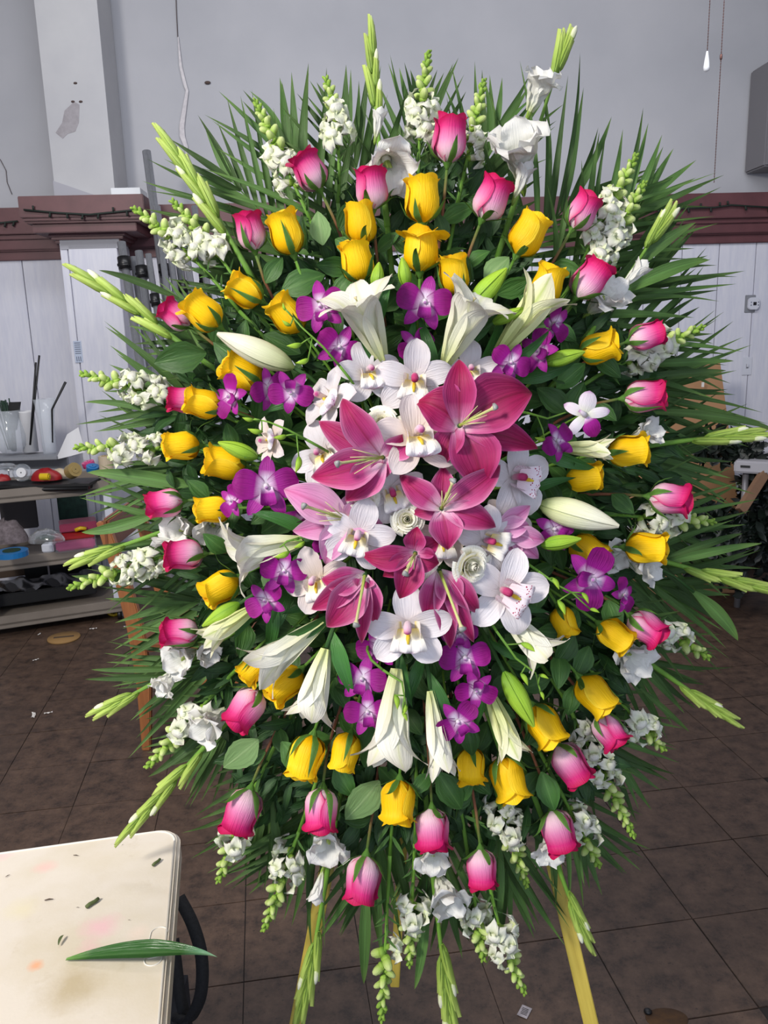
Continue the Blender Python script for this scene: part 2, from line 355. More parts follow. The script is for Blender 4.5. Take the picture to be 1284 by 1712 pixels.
ta = math.radians(8.3); TN = Vector((math.cos(ta), math.sin(ta), 0)); TT = Vector((-math.sin(ta), math.cos(ta), 0)); A0 = Vector((.797, 2.296, 0)); ts = .315
tms = []
for q in range(4):
    r_ = random.Random(q); pts = []
    for (sx, sy) in ((-1, -1), (1, -1), (1, 1), (-1, 1)): pts.append((sx * (ts / 2 - rnd(.0005, .0022)), sy * (ts / 2 - rnd(.0005, .0022))))
    tms.append(MB().prism(pts, -.004, .0).mesh('tile', M['tile'], False, bevel=.0008))
cand = []; far = []
for i in range(-16, 16):
    for j in range(-6, 13):
        c = A0 + TN * (i + .5) * ts + TT * (j + .5) * ts
        d = c - CAM; z = d.dot(FW)
        if z < .8 or c.y > 5.6: continue
        x = 642 + FPX * d.dot(RT) / z; y = 856 - FPX * d.dot(UP) / z
        if -90 < x < 1374 and y < 1860: cand.append((z, c))
        elif abs(c.x) < 4.0: far.append(c)
cand.sort(key=lambda q: q[0])
for (z, c) in cand[:296]:
    link('tile', tms[random.randrange(4)], floor, frame(c + Vector((0, 0, rnd(-.0006, .0006))), TN, TT, WZ))
rest = MB()
for c in [q[1] for q in cand[296:]] + far: rest.box(c - Vector((0, 0, .002)), (ts - .004, ts - .004, .004))
if rest.v:
    o = link('tile', rest.mesh('far_tiles', M['tile'], False), floor); o['kind'] = 'stuff'
# ---------------------------------------------------------------- flower building blocks
D0 = 1.42; CX, CY = 690.0, 845.0
def ell(px, py): return math.hypot((px - CX) / 520.0, (py - CY) / 770.0)
LAY = {'palm': (-.035, 0.0), 'spike': (.02, .05), 'rose': (.045, .10), 'lily': (.07, .12), 'orchid': (.085, .11), 'centre': (.10, .12)}
def depth(layer, px, py, dd=0.0):
    a, b = LAY[layer]; return D0 - (a + b * max(0, 1 - ell(px, py)**2)) - dd
class Thing:
    def __init__(s, name, label, cat, group, px, py, z):
        s.o = bpy.data.objects.new(name, None); COL.objects.link(s.o); s.o.empty_display_size = 5
        s.z = z; s.k = z / FPX; s.M = frame(P(px, py, z), RT, UP, -FW, s.k); s.o.matrix_world = s.M; s.I = s.M.inverted(); s.px = px; s.py = py
        tag(s.o, label, cat, group)
    def loc(s, px, py, z=None): return s.I @ P(px, py, s.z if z is None else z)
    def add(s, name, me, B=None, parent=None): return link(name, me, parent or s.o, B)
def prof(t, pk, base, p, q):
    if t < pk: return base + (1 - base) * math.sin(t / pk * math.pi / 2)
    return max(0.0, 1 - ((t - pk) / (1 - pk))**p)**q
def petal_fn(tip, w, lift=.25, mid2=.8, pk=.5, base=.25, p=1.7, q=.9, cup=.25, ruf=0.0, fold=0.0, sway=0.0, k=3, ph=0.0, twist=0.0):
    tip = Vector(tip); L = math.hypot(tip.x, tip.y); L = max(L, 1e-3); d = Vector((tip.x / L, tip.y / L, 0)); sd = Vector((-d.y, d.x, 0)); Z = Vector((0, 0, 1))
    c0 = Vector((0, 0, 0)); c1 = d * L * .33 + Z * L * lift * .7 + sd * L * sway; c2 = d * L * mid2 + Z * (L * lift + tip.z * .5) + sd * L * sway
    def fn(t, u):
        pt = bez(c0, c1, c2, tip, t); f = prof(t, pk, base, p, q) * w / 2
        a = twist * t
        s = sd * math.cos(a) + Z * math.sin(a); n = Z * math.cos(a) - sd * math.sin(a)
        return pt + s * (u * f) + n * (cup * f * u * u - fold * f * (1 - abs(u)) + ruf * w * abs(u)**1.5 * math.sin(k * 2 * math.pi * t + ph + u * 1.6) * min(1, t * 3))
    return fn
def petal(mat, name='petal', nt=9, nu=6, **kw):
    tip = kw.pop('tip'); w = kw.pop('w'); return MB().grid(petal_fn(tip, w, **kw), nt, nu).mesh(name, mat)
# leaves (unit length along +x)
def leaf_mesh(w, mat, nt=7, nu=4, pk=.42, fold=.25, arch=.12, serr=0.0, base=.08, p=1.8, q=.9):
    def fn(t, u):
        f = prof(t, pk, base, p, q) * w / 2; f *= 1 + (serr if int(t * nt + .5) % 2 else 0)
        return (t, u * f, abs(u) * f * fold + arch * math.sin(t * math.pi) - .12 * arch * t)
    return MB().grid(fn, nt, nu).mesh('leaf', mat)
LEAF = [leaf_mesh(rnd(.55, .68), M['leaf'], nt=10, serr=.05, arch=rnd(.03, .14), fold=rnd(.1, .35)) for _ in range(5)]
LEAFP = [leaf_mesh(.64, M['leafpale'], nt=12, serr=.05, arch=.05, fold=.12)]
LLEAF = [leaf_mesh(rnd(.17, .24), M['lilyleaf'], nt=10, pk=.4, arch=rnd(.05, .2), fold=.3, p=1.5) for _ in range(3)]
PALM = [leaf_mesh(.06, M['palm'], nt=8, nu=2, pk=.3, arch=a, fold=.6, base=.4, p=1.3, q=1.0) for a in (.02, .06, -.04, .1)]
NARROW = leaf_mesh(.16, M['stem_d'], nt=4, nu=2, arch=.1, fold=.3)
# ---- roses (bloom space: +z is the bud axis, unit length)
KR = [(0, .10), (.06, .25), (.17, .345), (.33, .385), (.55, .372), (.75, .338), (.9, .335), (1, .365)]
def rose_r(t):
    for i in range(len(KR) - 1):
        if t <= KR[i + 1][0]:
            s = (t - KR[i][0]) / (KR[i + 1][0] - KR[i][0]); s = s * s * (3 - 2 * s); return KR[i][1] + (KR[i + 1][1] - KR[i][1]) * s
    return KR[-1][1]
def rose_sheet(a0, ha, rs, h, flare, z0=0.0, close=0.0, off=.03, wob=0.0, pts=0.0, mat=None, nt=9, nu=8, wide=0.0):
    K = KR
    def rr(t):
        for i in range(len(K) - 1):
            if t <= K[i + 1][0]:
                s = (t - K[i][0]) / (K[i + 1][0] - K[i][0]); s = s * s * (3 - 2 * s); return K[i][1] + (K[i + 1][1] - K[i][1]) * s
        return K[-1][1]
    ph = rnd(0, 6)
    def fn(t, u):
        hw = ha * (.45 + .55 * math.sin(min(1, t * 1.6) * math.pi / 2)) * (1 if t < .75 else 1 - .22 * ((t - .75) / .25)**2)
        ang = a0 + u * hw
        r = rr(t) * rs * (1 - close * t * t) + off * u + wide * t
        e = max(0, (t - .78) / .22)
        r += flare * e**1.7 * (1 - .4 * u * u) + wob * math.sin(3 * ang + ph) * t
        z = z0 + t * h * (1 - .11 * abs(u)**2.5) - flare * .55 * e * e + pts * e * max(0, 1 - abs(u) * 2.2)
        z += wob * .6 * math.sin(5 * u + ph) * e
        return (r * math.cos(ang), r * math.sin(ang), z)
    return MB().grid(fn, nt, nu).mesh('petal', mat)
def rose_variant(ma, mb, op, h0=1.0):
    ps = []; a = rnd(0, 6.28)
    for k in range(3): ps.append(('petal', rose_sheet(a + k * 2.094 + rnd(-.15, .15), 1.28, 1.0 + .02 * k, h0 * rnd(.93, 1.0), op * rnd(.6, 1.4), wob=.012, pts=rnd(0, .05), mat=ma)))
    a += 1.0
    for k in range(3): ps.append(('petal', rose_sheet(a + k * 2.094 + rnd(-.2, .2), 1.25, .88, h0 * rnd(.97, 1.03), op * .5 * rnd(.5, 1.2), wob=.012, pts=rnd(0, .04), mat=ma)))
    a += .9
    for k in range(3): ps.append(('petal', rose_sheet(a + k * 2.2, 1.35, .66 - .06 * k, h0 * .98, 0.0, close=.25, wob=.01, mat=mb)))
    ps.append(('petal', rose_sheet(a, 2.6, .36, h0 * .97, 0.0, close=.3, off=.04, mat=mb)))
    return ps
def sepal_set(spread):
    out = []
    for k in range(5):
        a = k * 1.2566 + rnd(-.2, .2); L = rnd(.55, .95); w = .075; o = spread * rnd(.4, 2.0); cr = rnd(-.2, .2)
        def fn(t, u, a=a, L=L, o=o, cr=cr):
            z = t * L - o * .85 * t**2.2; r = max(rose_r(max(0, z)), rose_r(t * L) if o > .2 else 0) * 1.05 + .045 + o * t**1.8; f = w * prof(t, .22, .6, 1.1, 1.0) * 1.15
            an = a + cr * t * t
            c = Vector((math.cos(an), math.sin(an), 0)); s = Vector((-c.y, c.x, 0))
            return c * (r - .25 * f * abs(u)) + s * (u * f) + Vector((0, 0, z))
        out.append(MB().grid(fn, 7, 2).mesh('sepal', M['sepal']))
    return out
HIP = MB().lathe([(.035, -.16), (.05, -.11), (.085, -.06), (.11, -.01), (.13, .03), (.10, .06)], 10).mesh('rose_hip', M['sepal'])
RV = {'Y': [rose_variant(M['rose_y'], M['rose_yd'], o) for o in (.02, .06, .05, .09, .03)] + [rose_variant(M['rose_y'], M['rose_yd'], .24)],
      'P': [rose_variant(M['rose_p'], M['rose_pd'], o) for o in (.02, .05, .04, .08, .11)]}
SV = [sepal_set(s) for s in (.05, .16, .3, .42)]
def stem_to_core(T, p0, d0, k=.28, zb=.0, r0=2.6, r1=3.4, mat='stem', n=8, name='stem'):
    ex, ey = CX + k * (T.px - CX), CY + k * (T.py - CY); e = T.loc(ex, ey, D0 - zb)
    p0 = Vector(p0); d0 = Vector(d0).normalized(); L = (e - p0).length
    c1 = p0 - d0 * L * .3; c2 = p0.lerp(e, .7) + Vector((rnd(-8, 8), rnd(-8, 8), -6))
    pts = [bez(p0, c1, c2, e, i / n) for i in range(n + 1)]
    T.add(name, MB().tube(pts, [r0 + (r1 - r0) * i / n for i in range(n + 1)], 7).mesh(name, M[mat]))
    return pts
def rose_leaves(T, pts, n, size=(46, 66), lo=.12, hi=.62):
    for i in range(n):
        t = lo + (hi - lo) * (i + rnd(.1, .9)) / n; q = t * (len(pts) - 1); a = int(q); p = pts[a].lerp(pts[min(a + 1, len(pts) - 1)], q - a)
        d = (pts[a] - pts[min(a + 1, len(pts) - 1)]).normalized(); sg = 1 if i % 2 else -1; an = sg * rnd(.6, 1.5)
        dv = Vector((d.x * math.cos(an) - d.y * math.sin(an), d.x * math.sin(an) + d.y * math.cos(an), rnd(-.1, .55)))
        nr = Vector((rnd(-.5, .5), rnd(-.5, .5), 1)); ln = rnd(*size)
        T.add('leaf', random.choice(LEAF), leaf_mat(p + Vector((0, 0, rnd(-4, 8))), dv, nr, ln))
ROSES = []
def rose(kind, bx, by, tx, ty, phrase, dd=0.0, phi=18, var=None, sv=None, nl=4):
    L = math.hypot(tx - bx, ty - by) / math.cos(math.radians(phi)) * 1.02; L = max(L, 52)
    z = depth('rose', bx, by, dd)
    colr = {'Y': 'yellow', 'P': 'pink and white'}[kind]
    T = Thing('rose', f'{colr} rose {phrase}', 'rose', {'Y': 'yellow roses in the flower spray', 'P': 'pink roses in the flower spray'}[kind], bx, by, z)
    th = math.atan2(-(ty - by), tx - bx); ph = math.radians(phi)
    ax = Vector((math.cos(th) * math.cos(ph), math.sin(th) * math.cos(ph), math.sin(ph)))
    vs = RV[kind]; v = random.randrange(5) if var is None else var
    B = axis_mat((0, 0, 0), ax, L * rnd(1.0, 1.06), rnd(0, 6.28)) @ Matrix.Diagonal((.97, .97, 1, 1))
    for (nm, me) in vs[v]: T.add(nm, me, B)
    for me in SV[random.randrange(4) if sv is None else sv]: T.add('sepal', me, B)
    T.add('rose_hip', HIP, B)
    p0 = -ax * L * .14
    pts = stem_to_core(T, p0, ax, mat='stem_r' if kind == 'P' else 'stem', r0=2.5)
    rose_leaves(T, pts, nl); ROSES.append((T, bx, by))
    return T
# ---- trumpet flowers seen from the side (bloom space +z)
def tepal(a0, W, phi0, phi1, kk, r0, mat, ruf=0.0, pk=.55, base=.5, p=1.8, q=.8, cup=1.0, L=1.0, nt=11, nu=6, k=3, name='petal'):
    C = [(r0, 0.0)]; N_ = nt
    for i in range(N_):
        t = (i + .5) / N_; f = phi0 + (phi1 - phi0) * t**kk; C.append((C[-1][0] + math.sin(f) * L / N_, C[-1][1] + math.cos(f) * L / N_))
    ph = rnd(0, 6)
    c = Vector((math.cos(a0), math.sin(a0), 0)); s = Vector((-c.y, c.x, 0)); Z = Vector((0, 0, 1))
    def fn(t, u):
        i = min(N_, int(round(t * N_))); r, z = C[i]; f = prof(t, pk, base, p, q) * W; sl = u * f; R = r + .04
        an = max(-1.25, min(1.25, sl / R * cup));
        tx = math.sin(an) * R if cup else sl
        if abs(sl) > abs(tx): tx = tx + (sl - tx) * .6
        fl = phi0 + (phi1 - phi0) * t**kk; nn = Z * math.sin(fl) - c * math.cos(fl)
        return c * (r - (1 - math.cos(an)) * R) + s * tx + Z * z + nn * (ruf * math.sin(k * 6.28 * t + ph + 2 * u) * abs(u)**1.4 * t)
    return MB().grid(fn, nt, nu).mesh(name, mat)
def bud_mesh(w, mat, n=14, m=12, bend=.06, blunt=.9, name='bud', lob=.10, pk=.42):
    pf = []
    for i in range(m + 1):
        t = i / m; r = w / 2 * (math.sin(math.pi * min(1, t**(math.log(.5) / math.log(pk)))))**blunt; pf.append((max(r, .012), t))
    b = MB().lathe(pf, n, lobes=3, lob=lob)
    for v in b.v: v.x += bend * math.sin(v.z * 3.14)
    return b.mesh(name, mat)
GB = [bud_mesh(w, M['bud_g']) for w in (.25, .3, .36)]
# gladiolus sheaths: two clasping bracts and a white tip
def sheath(wt, mat, tipm, open_=.0):
    b = MB()
    b.lathe([(.03, 0), (.075, .12), (.088, .35), (.075, .6), (.05, .85), (.012, 1.0)], 8, mi=0)
    for sg in (1, -1):
        def fn(t, u, sg=sg):
            f = .085 * prof(t, .35, .6, 1.6, .9); o = .02 + open_ * t * t
            return ((.085 * math.sin(min(1, t * 2.5) * 1.57) * (1 - t * .7) + o) * sg * math.cos(u * 1.3) , f * math.sin(u * 1.3) * 1.3, t * (1.04 if sg > 0 else .78))
        b.grid(fn, 7, 4, mi=0)
    if wt: b.lathe([(.045, .72), (.062, .85), (.055, .98), (.03, 1.07), (.01, 1.1)], 8, mi=1)
    return b.mesh('bud', [mat, tipm])
GS = [sheath(0, M['gladbud'], M['gladtip'], .02), sheath(0, M['gladbud'], M['gladtip'], .06), sheath(1, M['gladbud'], M['gladtip'], .03)]
GLADP = [[tepal(k * 1.0472 + rnd(-.2, .2), rnd(.32, .38) if k % 2 else rnd(.24, .3), .14, rnd(1.2, 2.0) if k % 2 else rnd(.45, .95), 2.2 if k % 2 else 1.3, .05, M['glad'], ruf=.09, k=3 + k % 3, nt=16, nu=10, cup=.7, pk=.72, base=.3, p=2.5, q=.6, L=rnd(.95, 1.1)) for k in range(6)] for _ in range(3)]
GLADC = [[tepal(k * 1.0472, .2, .14, rnd(.3, .8), 2.5, .04, M['glad'], ruf=.03, pk=.7, base=.3, p=2.5, q=.6, L=rnd(.9, 1.1)) for k in range(6)] for _ in range(2)]
GTHROAT = MB().lathe([(.03, -.12), (.05, 0), (.07, .15), (.09, .28), (.02, .3)], 8).mesh('bloom', M['gladtip'])
def gladiolus(tip, base, nb, blooms, phrase, bow=0.0, blen=64, bfrac=.62, dd=0.0):
    z = depth('spike', base[0], base[1], dd)
    T = Thing('gladiolus', f'white gladiolus {phrase}', 'gladiolus', 'white gladioli in the flower spray', base[0], base[1], z)
    tipv = T.loc(tip[0], tip[1], depth('spike', tip[0], tip[1], dd) ); dv = tipv.normalized(); L = tipv.length; sd = Vector((-dv.y, dv.x, 0))
    c1 = tipv * .4 + sd * L * bow; c2 = tipv * .75 + sd * L * bow
    def at(t): return bez(Vector((0, 0, 0)), c1, c2, tipv, t)
    pts = [at(i / 12) for i in range(13)]
    T.add('stem', MB().tube(pts, [5.4 - 4.0 * i / 12 for i in range(13)], 8).mesh('stem', M['stem']))
    for i in range(nb):
        t = 1 - (blen * .82 / L) - (bfrac - blen * .82 / L) * i / max(1, nb - 1) if nb > 1 else .7
        p = at(t); a = (at(min(1, t + .05)) - p).normalized(); sg = 1 if i % 2 else -1
        s2 = Vector((-a.y, a.x, 0)) * sg + Vector((0, 0, .45)); ax = a + s2 * (.06 + .014 * i)
        if i == 0: ax = a
        m = GS[0] if i < 2 else (GS[2] if rnd(0, 1) < .6 else GS[1])
        T.add('bud', m, axis_mat(p + s2 * 2 - a * 4, ax, blen * rnd(.98, 1.2), 0, ref=Vector((0, 0, 1))) @ Matrix.Diagonal((1.1, 1.15, 1, 1)))
    for (px, py, r, ang, phi, op) in blooms:
        an = math.radians(ang); ph = math.radians(phi + (18 if op else 0)); ax = Vector((math.cos(an) * math.cos(ph), math.sin(an) * math.cos(ph), math.sin(ph)))
        c = T.loc(px, py, z - .022); S = r * (2.0 if op else 2.1); o = c - ax * S * .5
        B = axis_mat(o, ax, S, rnd(0, 1)); bl = T.add('bloom', GTHROAT, B)
        for me in random.choice(GLADP if op else GLADC): T.add('petal', me, None, bl)
        # short bract holding the bloom to the stem
        T.add('bract', GS[1], axis_mat(o - ax * S * .25, ax + Vector((0, 0, -.1)), S * .75))
    stem_to_core(T, (0, 0, 0), dv, mat='stem', r0=4.6, r1=5, name='stem')
    return T
# ---- snapdragons
def floret_mesh():
    b = MB(); b.lathe([(.05, 0), (.12, .08), (.15, .25), (.17, .45), (.2, .6), (.1, .64)], 8, mi=0)
    for (a, w, e, cur) in ((60, .52, .62, 1.3), (120, .52, .62, 1.3), (-90, .5, .6, 1.9), (-32, .46, .5, 1.9), (-148, .46, .5, 1.9)):
        an = math.radians(a); c = Vector((math.cos(an), math.sin(an), 0)); s = Vector((-c.y, c.x, 0)); ph = rnd(0, 6)
        def fn(t, u, c=c, s=s, w=w, e=e, cur=cur, ph=ph):
            f = .25 + t * cur; r = .15 + math.sin(min(f, 1.57)) * e * t * .9; z = .5 + e * t * math.cos(f) * .9
            ww = w * .5 * prof(t, .7, .45, 2.4, .6)
            return c * (r - .10 * u * u * t) + s * (u * ww) + Vector((0, 0, z + .1 * math.sin(7 * t + ph + 3 * u) * abs(u) + .1 * u * u))
        b.grid(fn, 6, 6, mi=0)
    b.lathe([(.03, .45), (.2, .52), (.27, .64), (.22, .78), (.04, .84)], 10, lobes=2, lob=.2)
    b.lathe([(.03, -.03), (.13, .0), (.16, .12), (.12, .22)], 6, mi=1)
    return b.mesh('floret', [M['snap'], M['snapgreen']])
def sbud_mesh(mat, w, calyx=True):
    b = MB(); b.lathe([(.05, 0), (.6 * w, .12), (w, .4), (w * .95, .68), (w * .6, .92), (.03, 1.0)], 8, mi=0)
    for v in b.v: v.y += .12 * v.z * v.z
    if calyx: b.lathe([(.03, -.05), (w * .9, .05), (w * 1.1, .22), (w * .9, .36)], 6, mi=1)
    return b.mesh('bud', [mat, M['snapgreen']])
FLO = [floret_mesh() for _ in range(4)]; SB = [sbud_mesh(M['snapbud'], .26), sbud_mesh(M['snapbud'], .3)]; SG = sbud_mesh(M['snapgreen'], .28, False)
def snap(tip, base, phrase, ns=None, openf=.5, bow=0.0, dd=0.0, w=1.0, cover=.8):
    z = depth('spike', base[0], base[1], dd)
    T = Thing('snapdragon', f'white snapdragon spike {phrase}', 'snapdragon', 'white snapdragons in the flower spray', base[0], base[1], z)
    tipv = T.loc(tip[0], tip[1], depth('spike', tip[0], tip[1], dd)); dv = tipv.normalized(); L = tipv.length; sd = Vector((-dv.y, dv.x, 0))
    c1 = tipv * .35 + sd * L * bow; c2 = tipv * .75 + sd * L * bow
    def at(t): return bez(Vector((0, 0, 0)), c1, c2, tipv, t)
    pts = [at(i / 10) for i in range(11)]
    T.add('stem', MB().tube(pts, [3.6 - 2.2 * i / 10 for i in range(11)], 7).mesh('stem', M['stem']))
    s = 0.0; i = 0; an = rnd(0, 6)
    Lc = L * cover
    while s < Lc and i < 60:
        f = s / Lc; t = 1 - s / L; p = at(t); a = (at(min(1, t + .04)) - at(max(0, t - .04))).normalized()
        x = a.orthogonal().normalized(); y = a.cross(x); an += 2.4; rd = x * math.cos(an) + y * math.sin(an)
        if f < 1 - openf * .85:
            g = f / (1 - openf * .85); sz = (9 + 17 * g) * w
            if rd.z > -.75: T.add('bud', SG if g < .3 else random.choice(SB), axis_mat(p, a * (1.1 - .45 * g) + rd * (.5 + .4 * g), sz, 0, ref=-a))
            s += (2.6 + 4.6 * g) * w
        else:
            if rd.z > -.55: T.add('floret', random.choice(FLO), axis_mat(p, a * .35 + rd, rnd(32, 42) * w, rnd(-.4, .4), ref=a + Vector((0, 0, .01))))
            s += 8.2 * w
        i += 1
    k = 0
    while s < L * 1.0 and k < 12:
        t = 1 - s / L; p = at(t); an += 2.4; dvv = (dv * .6 + sd * math.cos(an) + Vector((0, 0, math.sin(an) * .6 + .3)))
        T.add('leaf', NARROW, leaf_mat(p, dvv, Vector((rnd(-.3, .3), rnd(-.3, .3), 1)), rnd(16, 30))); s += 7; k += 1
    pts = stem_to_core(T, (0, 0, 0), dv, mat='stem', r0=3.4, r1=3.8)
    for q in range(6):
        tt = rnd(.05, .6) * 7; aq = int(tt); p = pts[aq].lerp(pts[aq + 1], tt - aq)
        T.add('leaf', NARROW, leaf_mat(p, Vector((rnd(-1, 1), rnd(-1, 1), .4)) + dv * .5, Vector((rnd(-.3, .3), rnd(-.3, .3), 1)), rnd(24, 44)))
    return T
# ---- white lilies from the side
def trumpet_lily(base, mouth, R, phrase, open_=1.0, mat='lily_w', curl=1.2, roll=None, phi=12, dd=0.0, W=.17, nleaf=2, layer='lily', cat_name='lily', colname='white', stamens=False):
    z = depth(layer, base[0], base[1], dd); L = math.hypot(mouth[0] - base[0], mouth[1] - base[1]) / math.cos(math.radians(phi))
    T = Thing('lily', f'{colname} lily {phrase}', 'lily', f'{colname} lilies in the flower spray', base[0], base[1], z)
    th = math.atan2(-(mouth[1] - base[1]), mouth[0] - base[0]); ph = math.radians(phi)
    ax = Vector((math.cos(th) * math.cos(ph), math.sin(th) * math.cos(ph), math.sin(ph))); rl = rnd(0, 1) if roll is None else roll
    B = axis_mat((0, 0, 0), ax, L, rl)
    for k in range(6):
        inner = k % 2; T.add('petal', tepal(k * 1.0472, (W if inner else W * .78) * (1.12 + .42 * open_), .16 * R, (curl + .75) * open_**.8 * rnd(.8, 1.2) , 3.6, .035, M[mat], ruf=.028 * open_ if inner else .012, nt=16, pk=.62, base=.34, p=1.9, q=.85, L=rnd(1.08, 1.22) * (1.0 + .25 * open_)), B)
    if stamens or open_ > .75:
        for k in range(5):
            a = k * 1.256 + .3; q = Vector((math.cos(a), math.sin(a), 0))
            T.add('stamen', MB().tube([(0, 0, .1), q * .05 + Vector((0, 0, .5)), q * .12 + Vector((0, 0, .92))], .008, 5).mesh('stamen', M['filament']), B)
        T.add('pistil', MB().tube([(0, 0, .1), (.02, 0, .6), (.03, 0, 1.0), (.03, 0, 1.04)], [.014, .011, .012, .03], 6).mesh('pistil', M['pistil']), B)
    pts = stem_to_core(T, -ax * 2, ax, mat='stem_d', r0=4, r1=4)
    for i in range(nleaf):
        p = pts[1 + i % 3]; an = rnd(-.9, .9); d = ax; dvv = Vector((d.x * math.cos(an) - d.y * math.sin(an), d.x * math.sin(an) + d.y * math.cos(an), rnd(-.1, .2)))
        T.add('leaf', random.choice(LLEAF), leaf_mat(p, dvv, Vector((rnd(-.5, .5), rnd(-.5, .5), 1)), rnd(90, 135)))
    return T
def lily_bud(base, tip, w, phrase, mat='bud_g', dd=0.0, nleaf=1, phi=10, open_=0):
    z = depth('lily', base[0], base[1], dd); L = math.hypot(tip[0] - base[0], tip[1] - base[1])
    nm = 'green' if mat == 'bud_g' else 'creamy white'
    T = Thing('lily_bud', f'{nm} closed lily bud {phrase}', 'lily bud', f'{nm} lily buds in the flower spray', base[0], base[1], z)
    th = math.atan2(-(tip[1] - base[1]), tip[0] - base[0]); ph = math.radians(phi)
    ax = Vector((math.cos(th) * math.cos(ph), math.sin(th) * math.cos(ph), math.sin(ph)))
    B = axis_mat((0, 0, 0), ax, L, rnd(0, 2))
    for k in range(3):     # three clasping outer petals over the core
        a = k * 2.094
        def fn(t, u, a=a):
            r = w / L / 2 * (math.sin(math.pi * min(1, t**.8 * .96 + .02)))**.85 * (1.0 + .06 * (1 - abs(u))**2) + .006
            an = a + u * .98 * (1 - .0 * t)
            return (r * math.cos(an), r * math.sin(an), t)
        T.add('petal', MB().grid(fn, 12, 6).mesh('petal', M[mat]), B)
    T.add('bud', bud_mesh(w / L * .93, M[mat], bend=0, lob=.05), B)
    pts = stem_to_core(T, ax * 3, ax, mat='stem_d', r0=3.4, r1=3.8)
    for i in range(nleaf):
        an = rnd(-.8, .8); dvv = Vector((ax.x * math.cos(an) - ax.y * math.sin(an), ax.x * math.sin(an) + ax.y * math.cos(an), rnd(-.1, .2)))
        T.add('leaf', random.choice(LLEAF), leaf_mat(pts[2], dvv, Vector((rnd(-.5, .5), rnd(-.5, .5), 1)), rnd(80, 120)))
    return T
# ---- big open pink lilies with every petal placed
def pink_lily(c, petals, pist, mat, phrase, dd=0.0, stam=True, colname='pink', ns=4):
    z = depth('centre', c[0], c[1], dd)
    T = Thing('lily', f'{colname} lily {phrase}', 'lily', 'pink lilies in the flower spray', c[0], c[1], z)
    for i, q in enumerate(petals):
        x, y, w = q[:3]; lift = q[3] if len(q) > 3 else .3; dz = q[4] if len(q) > 4 else 0; sway = q[5] if len(q) > 5 else 0; tw = q[6] if len(q) > 6 else 0
        Lp = math.hypot(x - c[0], y - c[1])
        T.add('petal', petal(M[mat], tip=(x - c[0], c[1] - y, dz - .13 * Lp), w=w * 1.12, lift=lift * 1.15, mid2=.84, pk=.42, base=.28, p=1.35, q=1.15, cup=.4, ruf=.03, sway=sway, twist=tw, nt=14, nu=8, ph=rnd(0, 6), fold=.12), Matrix.Translation((0, 0, -.6 * i)))
    if stam:
        dx, dy = pist[0] - c[0], c[1] - pist[1]; L = math.hypot(dx, dy) + 1e-3
        base = Vector((0, 0, 8)); end = Vector((dx, dy, L * .5 + 18))
        T.add('pistil', MB().tube([base, base.lerp(end, .5) + Vector((0, 0, 5)), end, end + Vector((dx / L, dy / L, .3)) * 5], [3, 2.4, 2.6, 5.2], 7).mesh('pistil', M['pistil']))
        T.add('stigma', MB().lathe([(2, 0), (6, 2), (5.5, 6), (2, 8)], 9, lobes=3, lob=.25).mesh('stigma', M['stigma']), axis_mat(end + Vector((dx / L, dy / L, .3)) * 4, (dx / L, dy / L, .6), 1))
        for k in range(ns):
            a = math.atan2(dy, dx) + (k - ns / 2 + .5) * .26; l2 = L * rnd(.6, .9); e = Vector((math.cos(a) * l2, math.sin(a) * l2, L * .45 + rnd(5, 22)))
            T.add('stamen', MB().tube([base, base.lerp(e, .5) + Vector((0, 0, 6)), e], [1.2, 1.0, .6], 5).mesh('stamen', M['filament']))
    stem_to_core(T, (0, 0, 2), (0, 0, 1), mat='stem_d', r0=4, r1=4, k=.6)
    return T
